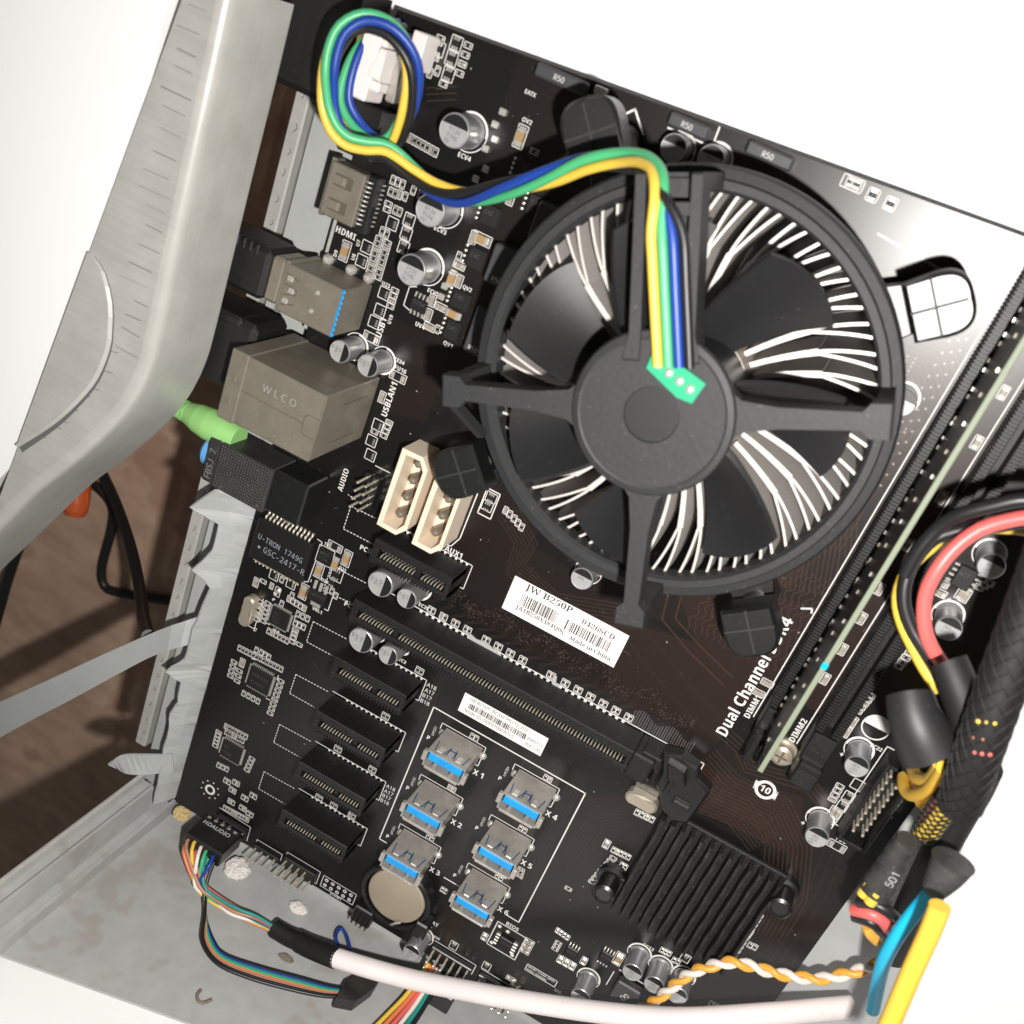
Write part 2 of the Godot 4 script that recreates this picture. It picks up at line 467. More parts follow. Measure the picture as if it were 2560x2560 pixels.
func copper(poly: Array, c: Color) -> void:
	var p := PackedVector2Array()
	var lo := 1e9; var hi := -1e9
	for a in poly:
		var q := Vector2(bpx(a[0], a[1])); p.append(q); lo = minf(lo, q.y); hi = maxf(hi, q.y)
	for y in range(maxi(0, int(lo)), mini(bim.get_height() - 1, int(hi)) + 1):
		var xs: Array = []
		for i in p.size():
			var a := p[i]; var b := p[(i + 1) % p.size()]
			if (a.y <= y and b.y > y) or (b.y <= y and a.y > y):
				xs.append(a.x + (y - a.y) / (b.y - a.y) * (b.x - a.x))
		xs.sort()
		for i in range(0, xs.size() - 1, 2):
			bim.fill_rect(Rect2i(int(xs[i]), y, maxi(1, int(xs[i + 1] - xs[i])), 1), c)

func board_texture() -> ImageTexture:
	var r := RandomNumberGenerator.new(); r.seed = 77
	bim = Image.create(1536, 2048, false, Image.FORMAT_RGB8)
	var base := Color(0.082, 0.076, 0.073); var cu := Color(0.155, 0.112, 0.096); var cu2 := Color(0.115, 0.092, 0.083); var tr := Color(0.235, 0.168, 0.136); var tr2 := Color(0.165, 0.132, 0.117)
	bim.fill(base)
	# copper planes under the mask
	copper([[-12, 157], [155, 157], [155, 60], [100, 40], [60, 34], [18, 52], [-12, 70]], cu2)
	copper([[24, 40], [80, 34], [100, 16], [100, 8], [26, 10]], cu2)
	copper([[62, 30], [104, 40], [104, 12], [72, 10]], cu)
	copper([[72, 50], [108, 60], [108, 24], [92, 30]], cu)
	copper([[100, 60], [121, 157], [109, 157], [84, 70]], cu)
	copper([[84, 10], [155, 18], [155, -110], [128, -110], [138, -10]], cu2)
	copper([[84, -2], [130, 10], [138, -8], [104, -10]], cu)
	copper([[-25, 78], [-4, 78], [-4, 56], [-14, 54]], cu2)
	copper([[114, 157], [129, 157], [129, 34], [116, 34]], cu)
	copper([[44, 152], [110, 157], [108, 130], [78, 146]], cu2)
	copper([[14, 52], [36, 46], [34, 20], [20, 14], [10, 26]], cu2)
	copper([[78, -24], [100, -12], [100, -50], [80, -78]], cu2)
	# traces from the long slot to the field of vias above it
	for i in 16:
		var u := 14.0 + i * 4.15
		var k := r.randf_range(2.0, 3.6)
		for j in 2:
			var o := j * 0.8
			trace([[u + o, 5.5], [u + o, 7.5], [u + o + k, 9.5], [u + o + k, 12.5 + r.randf()], [u + o + k + 2.0, 14.5]], tr2, 2)
	for i in 420:
		var u := r.randf_range(18.0, 96.0)
		dot_px(bpx(u, 13.5 + sin(u * 0.4) * 1.5 + r.randfn(0.0, 1.2)), 2, Color(0.33, 0.29, 0.26))
	for i in 26: trace([[80.5 + i * 0.72, 4.8], [80.5 + i * 0.72, 8.8 + sin(i * 0.5)]], Color(0.36, 0.34, 0.33), 2)
	# fan-out to the memory
	for i in 15:
		var u := 82.0 + i * 1.75
		var m: Array = []
		for j in 26: m.append([u + (0.55 if j % 4 < 2 else -0.55) + j * 0.14, 38.0 + j * 1.15 + (i % 3) * 0.3])
		trace(m, tr, 2)
	traces([[104, 62], [100, 74], [100, 90], [92, 104]], 12, 1.15, tr, 2)
	traces([[106, 74], [101.5, 84], [101.5, 112], [97, 124]], 8, 1.2, tr, 2)
	traces([[108, 118], [102, 124], [96, 124]], 9, 1.3, tr, 3)
	# bundles round the logo and the chipset
	traces([[103, 16], [110, 14], [114, 10], [122, 12], [130, 14], [138, 10]], 4, 1.3, tr, 2)
	traces([[102, 4], [112, 0], [126, 1], [134, -6], [140, -20], [141, -36]], 11, 1.25, tr, 2)
	traces([[106, -6], [118, -4], [128, -9]], 9, 1.2, tr, 2)
	traces([[143, 6], [147, -14], [147, -46]], 3, 2.4, tr2, 2)
	traces([[92, -24], [86, -30], [84, -46]], 7, 1.1, tr2, 2)
	traces([[98, -14], [90, -18], [84, -26], [80, -27]], 6, 1.2, tr2, 2)
	traces([[52, -14], [52, -44], [50.5, -50], [50.5, -76]], 7, 0.95, tr2, 2)
	traces([[75, -18], [75, -48], [76.5, -54], [76.5, -74]], 5, 0.95, tr2, 2)
	traces([[38, -4.5], [38, -12]], 9, 3.0, tr2, 2)
	traces([[24, -30], [26, -26], [26, 2]], 3, 1.0, tr2, 2)
	traces([[26, 44], [34, 38], [34, 30], [48, 26], [70, 34]], 7, 1.1, Color(0.2, 0.155, 0.135), 2)
	traces([[74, 52], [77, 38], [86, 34], [98, 30]], 2, 3.5, tr, 3)
	traces([[70, 30], [90, 20], [100, 17]], 2, 6.0, tr2, 3)
	traces([[-31, 131], [-24, 134]], 3, 1.4, tr, 2)
	traces([[-12, 74], [-6, 70], [-4, 60]], 16, 0.55, Color(0.165, 0.13, 0.115), 1)
	for i in 80: trace([[84.0 + i * 0.3, 104.0 + r.randf() * 4], [84.0 + i * 0.3 + 1.5, 109.0 + r.randf() * 4]], Color(0.3, 0.24, 0.21), 1)
	# bright vias beside the memory slots and under the cooler's edge
	for i in 46:
		dot_px(bpx(103.5 + (i % 3) * 1.5, 92.0 + i * 0.95), 4, Color(0.55, 0.52, 0.5))
		dot_px(bpx(79.0 + i * 0.65, 143.0 - i * 0.06), 5, Color(0.5, 0.48, 0.47))
		dot_px(bpx(94.0 + (i % 4) * 1.7, 112.0 + i * 0.25), 4, Color(0.5, 0.42, 0.38))
	for i in 700: dot_px(bpx(r.randf_range(-44, 154), r.randf_range(-108, 150)), 2, Color(0.23, 0.2, 0.185))
	# dust: grey motes and short lint
	var ni := noise_image(61, 0.02, 4)
	for i in 5200:
		var p := Vector2i(r.randi_range(1, 1530), r.randi_range(1, 2040))
		if ni.get_pixel(p.x / 3 % 256, p.y / 3 % 256).r < r.randf_range(0.25, 0.75): continue
		var g := r.randf_range(0.2, 0.42)
		dot_px(p, 1 if r.randf() < 0.75 else 2, Color(g, g * 0.97, g * 0.95))
	for i in 45:
		var u := r.randf_range(-40, 150); var v := r.randf_range(-100, 140); var d := Vector2.from_angle(r.randf() * TAU) * r.randf_range(0.5, 1.8)
		trace([[u, v], [u + d.x, v + d.y]], Color(0.36, 0.35, 0.34), 1)
	for i in 60: dot_px(bpx(r.randf_range(-40, 150), r.randf_range(-100, 145)), 3, Color(0.62, 0.6, 0.58))
	return ImageTexture.create_from_image(bim)

# ---------------------------------------------------------------- scene
func _ready() -> void:
	rng.seed = 2024
	var cam := Camera3D.new()
	cam.name = "camera"
	var at := CameraAttributesPhysical.new()
	at.frustum_near = 0.05; at.frustum_far = 20.0; at.frustum_focal_length = 4.4; at.exposure_aperture = 2.6; at.frustum_focus_distance = 0.325
	cam.attributes = at
	add_child(cam)
	cam.projection = Camera3D.PROJECTION_FRUSTUM
	cam.near = 0.05; cam.far = 20.0
	cam.size = 0.957252 * 0.05
	cam.frustum_offset = Vector2(0.00187, 0.077777) * 0.05
	cam.transform = Transform3D(Basis(Vector3(0.870105, -0.34908, -0.347938), Vector3(-0.463959, -0.341904, -0.817217), Vector3(0.166312, 0.872493, -0.459451)), Vector3(0.084482, 0.25774, -0.157841))
	cam.current = true
	var env := Environment.new()
	env.background_mode = Environment.BG_COLOR
	env.background_color = lin(0.05, 0.048, 0.046)
	env.tonemap_mode = Environment.TONE_MAPPER_LINEAR
	env.tonemap_exposure = 1.42
	env.sdfgi_enabled = true; env.ssao_enabled = true; env.ssil_enabled = true
	var we := WorldEnvironment.new()
	we.name = "environment"; we.environment = env
	add_child(we)
	var flash := AreaLight3D.new()
	flash.name = "phone_flash"
	flash.area_size = Vector2(0.007, 0.007)
	flash.area_normalize_energy = true
	flash.light_energy = 0.105
	flash.light_color = Color(1.0, 0.985, 0.965)
	flash.area_range = 3.0
	flash.shadow_enabled = true
	add_child(flash)
	flash.look_at_from_position(W(Vector3(114, 137, 258)), W(Vector3(5, -40, 0)), Vector3(0, 0, -1))

	make_materials()
	setting()
	computer_case()
	motherboard()
	cooler()
	memory()
	chipset_sink()
	battery_cell()
	rear_plugs()
	cables_left()
	cables_right()
	loose_bits()

func pv(a: Array) -> PackedVector2Array:
	var p := PackedVector2Array()
	for q in a: p.append(Vector2(q[0], q[1]))
	return p

func setting() -> void:
	var f := MB.new()
	f.bx(-900, 700, -900, 700, -171, -165)
	structure("floor", [[f, M.floor]])
	# the plain white ground that shows past the edges of the photographed things
	var b := MB.new()
	b.prism(pv([[-57, 420], [420, 420], [420, -131], [-57, -131]]), -165, -10.1)
	b.bx(-56, 300, -131, -126.2, -10.1, 150)
	b.prism(pv([[-51, 146.6], [157.8, 158.0], [300, 158.0], [300, 419], [-51, 419]]), -10.1, -1.9)
	b.prism(pv([[-76, 330], [-78, 60], [-92, 16], [-107, -9], [-124, -37], [-150, -80], [-330, -80], [-330, 330]]), 33, 38.8)
	b.prism(pv([[-330, 330], [-330, -80], [-300, -80], [-300, 330]]), -165, 33)
	structure("backdrop", [[b, M.board_white]])

func computer_case() -> void:
	var c := thing("computer_case", "grey painted steel case with torn rear edge holding the motherboard", "computer case", Vector3(60, 0, -10))
	var t := MB.new()
	t.prism(pv([[-63.5, 122], [-63.5, -122], [208, -122], [162, 57], [158, 70], [158, 153], [-46, 143.5], [-46, 122]]), -10, -9)
	part(c, "tray", [[t, M.paint]])
	# bottom wall, standing up from the tray below the board
	var w := MB.new()
	w.prism(pv([[-47.5, -9], [205, -9], [205, 60], [12, 60], [9.4, 59.2], [-47.8, 73.8]]), 0, 1)
	w.xf(Transform3D(Basis(Vector3(1, 0, 0), Vector3(0, 0, 1), Vector3(0, -1, 0)), Vector3(0, -122, 0)))
	part(c, "bottom_wall", [[w, M.paint_dirty]])
	# rear rail: lip, groove, flange
	var r := MB.new()
	r.bx(-70.8, -66.4, -106, 122, -13.5, -9.6, 0.5)
	part(c, "rear_rail", [[r, M.steel]])
	var g := MB.new()
	g.bx(-66.4, -63.5, -106, 122, -15, -13.2)
	part(c, "rail_groove", [[g, M.paint]])
	# marks pressed in the rail
	var k := MB.new()
	for i in 34:
		var v := 118.0 - i * 6.6 + rng.randf_range(-1, 1)
		k.tube(smooth([[-68.3, v, -9.55], [-68.0 + rng.randf() * 0.4, v - 0.8, -9.55], [-68.5, v - 1.5 - rng.randf(), -9.55]], 0.4), 0.12, 5)
	part(c, "rail_marks", [[k, M.grime_and_gap_shade]]).set_meta("kind", "stuff")
	# bright lip along the board's rear edge
	var l := MB.new()
	l.bx(-47.2, -45.6, 84.8, 95.6, -7, -2.5, 0.3)
	l.bx(-47.4, -45.6, 63.5, 70.6, -7, -2.5, 0.3)
	part(c, "edge_lip", [[l, M.steel]])
	# stub of the rear wall, torn off unevenly
	var jag := [[-52, 11, 5], [-55.2, 10.4, 7], [-60.7, 2.6, 9], [-57, 0.6, 6], [-53.2, -0.8, 4], [-52.8, -9.4, 4], [-54, -13, 5], [-56.4, -17.7, 7], [-53, -20, 5], [-50.3, -22.5, 4], [-51, -32.9, 5], [-51.4, -38, 6], [-51.2, -41.7, 6], [-52, -50.6, 5], [-55.8, -56.1, 8], [-53, -58.5, 6], [-51.7, -60.1, 4], [-51.1, -68.5, 4], [-52.3, -73.1, 5], [-51.8, -80, 4], [-51.5, -92.2, 4], [-50.5, -104, 4], [-50, -117, 4]]
	var ja: Array = []; var jb: Array = []; var jm: Array = []
	for i in jag.size() - 1:
		for j in 3:
			var q := Vector3(jag[i][0], jag[i][1], jag[i][2]).lerp(Vector3(jag[i + 1][0], jag[i + 1][1], jag[i + 1][2]), j / 3.0)
			q.x += rng.randf_range(-0.25, 0.25)
			ja.append(q)
			jm.append(Vector3(lerpf(q.x, -46.6, 0.55) + sin(q.y * 0.31) * 0.35, q.y, 0.2 + sin(q.y * 0.23) * 0.5))
			jb.append(Vector3(-46.6 + (0.9 if (i * 3 + j) % 7 == 0 else 0.0), q.y, -4.2))
	var s := MB.new()
	s.sheet(ja, jm, 0.7); s.sheet(jm, jb, 0.7)
	part(c, "torn_flange", [[s, M.paint]], "jagged torn grey steel flange beside the board")
	# strap bent away from the flange over the floor
	var sa := smooth([[-50.5, -33, 3], [-56, -37.5, 6], [-64.9, -47.1, 5], [-82, -67, 4], [-100, -88.5, 3.5], [-117, -108.6, 3], [-140, -136, 2]], 4)
	var sb := smooth([[-50.5, -43.5, 3], [-55, -47, 6], [-63.4, -55.8, 5], [-78, -75, 4], [-92, -93.8, 3.5], [-106, -112, 3], [-128, -142, 2]], 4)
	var st := MB.new()
	st.sheet(resample(sa, 24), resample(sb, 24), 0.8)
	part(c, "bent_strap", [[st, M.paint]], "bright steel strap bent out over the brown floor")
	var fl := MB.new()
	fl.sheet(resample(smooth([[-66.5, -101.8, 10], [-63.7, -95.9, 9], [-56, -92, 7], [-48.5, -90.1, 3]], 2), 12), resample(smooth([[-66.2, -103.2, 8], [-60, -102.0, 9], [-55, -101.0, 6], [-47.5, -98, 1]], 2), 12), 0.7)
	part(c, "corner_flap", [[fl, M.paint]], "curled steel flap at the case corner")
	# folded post of the rear wall at the lower corner
	var p := MB.new()
	p.bx(-49, -47.6, -122, -117, -9, 76)
	p.bx(-52.5, -51.5, -116.2, -105.6, 4, 76)
	part(c, "rear_post", [[p, M.paint_dirty]])
	var p2 := MB.new()
	p2.bx(-57, -55.4, -105, -101.4, 4, 76, 0.5)
	part(c, "post_lip", [[p2, M.steel]])
	var p3 := MB.new()
	p3.bx(-55.4, -49, -118, -116.6, -4, 75); p3.bx(-56.5, -52.8, -106.2, -105.2, 4, 75)
	part(c, "post_groove", [[p3, M.paint_dirty]])
	# the silver panel that stands off the rear edge, with a rolled edge and a pressed ring
	var d := thing("steel_panel", "large brushed silver panel with rolled edge, rounded corner and pressed ring", "metal panel", Vector3(-85, 60, 14))
	var edge: Array = [[-61.8, 139], [-61.8, 120], [-62, 100], [-62.1, 80], [-62.2, 61], [-62.6, 52], [-64.3, 43.5], [-67.6, 35], [-73.9, 24], [-80.6, 13.8], [-89.5, 1], [-98.4, -14.5], [-108, -31], [-122, -55]]
	var fine: Array = smooth(edge.map(func(q): return [q[0], q[1], 0.0]), 3.0)
	var prof := [[3.2, 40.0], [2.0, 39.8], [0.9, 39.2], [0.25, 38.2], [0.0, 36.8], [-0.6, 30.0], [-1.6, 24.0], [-2.8, 20.0]]
	var ed := MB.new()
	for i in fine.size() - 1:
		var quads: Array = []
		for e in 2:
			var idx: int = i + e
			var tg: Vector3 = (fine[mini(idx + 1, fine.size() - 1)] - fine[maxi(idx - 1, 0)]).normalized()
			var inward := Vector3(tg.y, -tg.x, 0)
			if inward.x > 0.0: inward = -inward
			var col: Array = []
			for q in prof.size():
				var a = prof[maxi(q - 1, 0)]; var b = prof[mini(q + 1, prof.size() - 1)]
				var dz: float = b[1] - a[1]; var dr: float = b[0] - a[0]
				var nrm := (-inward * absf(dz) + Vector3(0, 0, 1) * maxf(0.0, absf(dr) if q < 5 else -0.0)).normalized()
				col.append([fine[idx] + inward * prof[q][0] + Vector3(0, 0, prof[q][1]), nrm])
			quads.append(col)
		for q in prof.size() - 1:
			var a = quads[0][q]; var b = quads[0][q + 1]; var cc = quads[1][q + 1]; var dd = quads[1][q]
			if (b[0] - a[0]).cross(cc[0] - a[0]).dot(a[1]) > 0.0: ed.quadn(a[0], b[0], cc[0], dd[0], a[1], b[1], cc[1], dd[1])
			else: ed.quadn(a[0], dd[0], cc[0], b[0], a[1], dd[1], cc[1], b[1])
	part(d, "rolled_edge", [[ed, M.steel]])
	var lip := MB.new()
	var lp: Array = []
	for q in fine: lp.append(Vector3(q.x - 2.5, q.y + 0.3, 19.9))
	lip.tube(lp, 0.45, 6)
	part(d, "edge_bead", [[lip, M.steel_edge]])
	var face: Array = []
	for i in fine.size():
		var tg: Vector3 = (fine[mini(i + 1, fine.size() - 1)] - fine[maxi(i - 1, 0)]).normalized()
		var inward := Vector3(tg.y, -tg.x, 0)
		if inward.x > 0.0: inward = -inward
		var q: Vector3 = fine[i] + inward * 3.2
		face.append([q.x, q.y])
	face.append_array([[-160, -60], [-160, 139]])
	var keep := pv([[-71.8, 139], [-87.3, 59.5], [-99.7, -4.3], [-110.5, -60], [-40, -60], [-40, 139]])
	var fc := MB.new()
	fc.prism(Geometry2D.intersect_polygons(pv(face), keep)[0], 39.0, 40.0)
	part(d, "panel_face", [[fc, M.steel]])
	# pressed ring: a raised disc whose rim curves across the face
	var arc := [[-83.4, 71.5], [-79.5, 68.8], [-76, 62.5], [-74.6, 56], [-74.3, 51.1], [-76.1, 42.3], [-80.5, 33.4], [-86.8, 23.9], [-96.0, 12.9]]
	var ar: Array = smooth(arc.map(func(q): return [q[0], q[1], 0.0]), 2.5)
	var top: Array = []; var low: Array = []
	for q in ar:
		low.append(Vector3(q.x, q.y, 40.05)); top.append(Vector3(q.x - 0.8, q.y + 0.2, 40.8))
	var rg := MB.new()
	rg.sheet(top, low, 0.5)
	var cap: Array = []
	for q in top: cap.append([q.x, q.y])
	cap.append_array([[-125, 10], [-125, 75]])
	rg.prism(Geometry2D.intersect_polygons(pv(cap), keep)[0], 40.05, 40.8)
	part(d, "pressed_ring", [[rg, M.steel]])
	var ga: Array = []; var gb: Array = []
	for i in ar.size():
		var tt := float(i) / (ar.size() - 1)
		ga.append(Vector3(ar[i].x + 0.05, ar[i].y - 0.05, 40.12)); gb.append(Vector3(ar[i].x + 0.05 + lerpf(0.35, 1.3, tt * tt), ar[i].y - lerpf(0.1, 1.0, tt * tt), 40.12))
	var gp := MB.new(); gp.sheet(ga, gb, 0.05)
	part(d, "ring_gap_shade", [[gp, M.grime_and_gap_shade]])  # thin dark strip laid on the face, painted as the shade inside a gap
	var gr := MB.new()
	for i in 9:
		var q: Vector3 = ar[clampi(int(ar.size() * (0.36 + 0.07 * i)), 0, ar.size() - 1)]
		gr.line(q.x + 0.3, q.y - 0.2, q.x + 1.0 + rng.randf() * 2.0, q.y + 0.3, 0.18, 40.07)
	for i in 30:
		var v := 132.0 - i * 4.4 + rng.randf_range(-0.8, 0.8)
		var u := -66.0 - rng.randf() * 1.5
		if v > 52.0: gr.line(u, v, u - rng.randf_range(4, 9), v + rng.randf_range(-0.3, 0.3), rng.randf_range(0.08, 0.22), 40.06)
	part(d, "scratches", [[gr, M.grime_and_gap_shade]]).set_meta("kind", "stuff")

func resample(p: Array, n: int) -> Array:
	var L := [0.0]
	for i in range(1, p.size()): L.append(L[-1] + p[i].distance_to(p[i - 1]))
	var out: Array = []
	for k in n:
		var s: float = L[-1] * k / (n - 1)
		var i := 1
		while i < p.size() - 1 and L[i] < s: i += 1
		out.append(p[i - 1].lerp(p[i], clampf((s - L[i - 1]) / maxf(L[i] - L[i - 1], 1e-6), 0.0, 1.0)))
	return out

# ---------------------------------------------------------------- motherboard
var mbd: Node3D
var sk: MB
var smd := {}

func capacitor(u: float, v: float, r: float, h: float, mark_deg: float, lines: Array, text_deg := -90.0) -> void:
	var side := MB.new()
	side.lathe(Vector3(u, v, 0), Vector3(0, 0, 1), [[0.0, 0.25], [r * 0.98, 0.25], [r, 0.5], [r, 1.1], [r * 0.93, 1.35], [r * 0.93, 1.65], [r, 1.95], [r, h - 0.45], [r * 0.97, h - 0.15], [r * 0.92, h]], 28)
	var top := MB.new()
	top.lathe(Vector3(u, v, 0), Vector3(0, 0, 1), [[r * 0.92, h], [r * 0.88, h - 0.05], [0.0, h - 0.05]], 28)
	var can := part(mbd, "capacitor", [[side, M.cap_side], [top, M.cap_top]])
	var seg := MB.new()
	var a0 := deg_to_rad(mark_deg)
	var half := acos(0.28)
	var rr := r * 0.9
	for i in 14:
		var p := a0 - half + 2.0 * half * i / 14.0; var q := a0 - half + 2.0 * half * (i + 1) / 14.0
		var c := Vector2.from_angle(a0) * rr * 0.28
		seg.tri(Vector3(u + c.x, v + c.y, h), Vector3(u + cos(p) * rr, v + sin(p) * rr, h), Vector3(u + cos(q) * rr, v + sin(q) * rr, h))
	part(can, "polarity_mark", [[seg, M.cap_mark]])
	var pr := MB.new()
	var d := Vector2.from_angle(deg_to_rad(text_deg)); var up := Vector2(-d.y, d.x)
	for i in lines.size():
		var o := Vector2(u, v) - Vector2.from_angle(a0) * r * 0.32 - d * r * 0.38 + up * (0.22 - i * 0.36) * r
		txt(pr, lines[i], o.x, o.y, r * 0.24, text_deg, "mono", 1.0, h + 0.01)
	part(can, "print", [[pr, M.cap_print]])
	sk.disc(u, v, r + 0.75, 0.045, 22, r + 0.15, a0 - PI * 0.5, a0 + PI * 0.5)
	sk.disc(u, v, r + 0.75, 0.045, 22, r + 0.5, a0 + PI * 0.5, a0 + PI * 1.5)

func smd_mesh(kind: String) -> ArrayMesh:
	if smd.has(kind): return smd[kind]
	var s := {"res": [0.62, 0.34, 0.32, "chip"], "cap": [0.62, 0.36, 0.5, "grey_cap"], "mid": [1.05, 0.6, 0.6, "grey_cap"], "big": [1.75, 0.95, 0.9, "tan_cap"], "bigres": [1.6, 0.85, 0.5, "chip"]}[kind] as Array
	var L: float = s[0]; var w: float = s[1]; var h: float = s[2]
	var b := MB.new(); b.bx(-L * 0.62, L * 0.62, -w, w, 0.05, h, 0.06)
	var e := MB.new()
	e.bx(-L, -L * 0.6, -w * 1.04, w * 1.04, 0.02, h * 1.05, 0.07); e.bx(L * 0.6, L, -w * 1.04, w * 1.04, 0.02, h * 1.05, 0.07)
	e.bx(-L * 1.3, -L, -w * 0.95, w * 0.95, 0.02, h * 0.35, 0.05); e.bx(L, L * 1.3, -w * 0.95, w * 0.95, 0.02, h * 0.35, 0.05)
	smd[kind] = mesh_of([[b, M[s[3]]], [e, M.solder]])
	return smd[kind]

func chip_part(u: float, v: float, kind := "res", deg := 0.0, frame := true) -> void:
	inst(mbd, "chip_resistor" if kind in ["res", "bigres"] else "chip_capacitor", smd_mesh(kind), Vector3(u, v, 0), deg)
	if frame:
		var L: float = {"res": 1.05, "cap": 1.05, "mid": 1.6, "big": 2.6, "bigres": 2.4}[kind]
		var w: float = {"res": 0.62, "cap": 0.62, "mid": 0.9, "big": 1.3, "bigres": 1.2}[kind]
		if absf(fmod(deg, 180.0)) > 45.0: sk.rect(u - w, u + w, v - L, v + L, 0.2)
		else: sk.rect(u - L, u + L, v - w, v + w, 0.2)

func chip_row(u0: float, v0: float, u1: float, v1: float, n: int, kind := "res", deg := 0.0) -> void:
	for i in n:
		var t := 0.5 if n == 1 else float(i) / (n - 1)
		chip_part(lerpf(u0, u1, t), lerpf(v0, v1, t), kind if rng.randf() > 0.2 else ("cap" if kind == "res" else kind), deg)

# small package: body with leads on two or four sides
func ic(u0: float, u1: float, v0: float, v1: float, h: float, nu: int, nv: int, called := "chip", lines: Array = [], lead := 0.9, th := 0.25) -> MeshInstance3D:
	var b := MB.new(); b.bx(u0, u1, v0, v1, 0.12, h, minf(0.25, h * 0.3))
	var l := MB.new()
	for i in nu:
		var u := lerpf(u0, u1, (i + 0.5) / nu)
		for s in [[v0, -1.0], [v1, 1.0]]:
			var a: float = s[0]; var d: float = s[1]
			l.bx(u - th * 0.5, u + th * 0.5, minf(a, a + d * lead * 0.5), maxf(a, a + d * lead * 0.5), h * 0.4, h * 0.5)
			l.bx(u - th * 0.5, u + th * 0.5, minf(a + d * lead * 0.4, a + d * lead), maxf(a + d * lead * 0.4, a + d * lead), 0.03, h * 0.45, 0.05)
	for i in nv:
		var v := lerpf(v0, v1, (i + 0.5) / nv)
		for s in [[u0, -1.0], [u1, 1.0]]:
			var a: float = s[0]; var d: float = s[1]
			l.bx(minf(a, a + d * lead), maxf(a, a + d * lead), v - th * 0.5, v + th * 0.5, 0.03, h * 0.45, 0.05)
	var p := part(mbd, called, [[b, M.chip]])
	if not l.v.is_empty(): part(p, "leads", [[l, M.solder]])
	if lines.size():
		var t := MB.new()
		var hh := (v1 - v0) * 0.55 / lines.size()
		for i in lines.size():
			txt(t, lines[i], u0 + (u1 - u0) * 0.16, v1 - (v1 - v0) * 0.3 - hh * 1.25 * i - hh * 0.3, minf(hh * 0.7, 1.0), 0.0, "mono", 1.0, h + 0.01)
		part(p, "print", [[t, M.faint_print]])
	return p

# a three to five legged regulator in its white frame
func sot(u: float, v: float, w := 1.5, l := 1.3, frame := true) -> void:
	ic(u - w * 0.55, u + w * 0.55, v - l * 0.55, v + l * 0.55, 0.9, 3, 0, "small_chip", [], 0.8, 0.35)
	if frame: sk.rect(u - w * 0.95, u + w * 0.95, v - l * 1.35, v + l * 1.35, 0.22)

func flat_chip(u: float, v: float) -> void:
	var b := MB.new(); b.bx(u - 0.75, u + 0.75, v - 1.0, v + 1.0, 0.1, 0.8, 0.12)
	var p := part(mbd, "small_chip", [[b, M.chip]])
	var l := MB.new()
	for i in 4: l.bx(u + 0.75, u + 1.25, v - 0.85 + i * 0.48, v - 0.6 + i * 0.48, 0.03, 0.3)
	part(p, "leads", [[l, M.solder]])
	sk.loop([[u - 1.3, v - 1.5], [u + 1.7, v - 1.5], [u + 1.7, v + 1.5], [u - 1.3, v + 1.5]], 0.22)

func slot_contact() -> ArrayMesh:
	if not smd.has("contact"):
		var c := MB.new()
		c.tube(smooth([[0, -0.15, 4.5], [0, -0.1, 7.6], [0, 0.35, 8.9], [0, 0.05, 10.1], [0, -0.2, 10.6]], 0.5), 0.21, 6)
		smd["contact"] = mesh_of([[c, M.contact]])
	return smd["contact"]

func pcie_slot(u0: float, v0: float, pos: Array, L: float, called: String, label: String) -> void:
	var b := MB.new()
	var e0 := u0 - 3.0; var e1 := u0 + L + 2.4
	b.bx(e0, e1, v0 + 1.3, v0 + 3.75, 0.2, 11.2, 0.25)
	b.bx(e0, e1, v0 - 2.7, v0 - 1.4, 0.2, 11.2, 0.1)
	b.bx(e0, e1, v0 - 3.75, v0 - 2.6, 0.2, 8.6, 0.1)
	b.bx(e0, u0 - 1.0, v0 - 3.7, v0 + 3.7, 0.15, 11.1, 0.25)
	b.bx(u0 + L + 0.9, e1, v0 - 3.7, v0 + 3.7, 0.15, 11.1, 0.25)
	b.bx(e0 + 0.4, e1 - 0.4, v0 - 1.6, v0 + 1.6, 0.3, 4.0)
	b.bx(u0 + 10.8, u0 + 12.2, v0 - 1.6, v0 + 1.6, 0.3, 10.4, 0.1)
	var u := e0 + 0.3
	while u < e1 - 0.3:
		b.bx(u, u + 0.42, v0 - 3.73, v0 - 2.62, 8.4, 11.15)
		u += 1.0
	u = e0 + 0.5
	while u < e1 - 0.4:
		b.bx(u, u + 0.3, v0 + 0.75, v0 + 1.4, 3.6, 10.9)
		b.bx(u, u + 0.3, v0 - 1.5, v0 - 0.75, 3.6, 10.0)
		u += 1.0
	var p := part(mbd, called, [[b, M.slot]], label)
	for q in pos:
		inst(p, "contact", slot_contact(), Vector3(u0 + q, v0 - 1.05, 0))
	var far := MB.new()
	for q in pos: far.bx(u0 + q - 0.15, u0 + q + 0.15, v0 + 0.8, v0 + 1.1, 6.0, 10.2)
	part(p, "far_contacts", [[far, M.contact]]).set_meta("kind", "stuff")

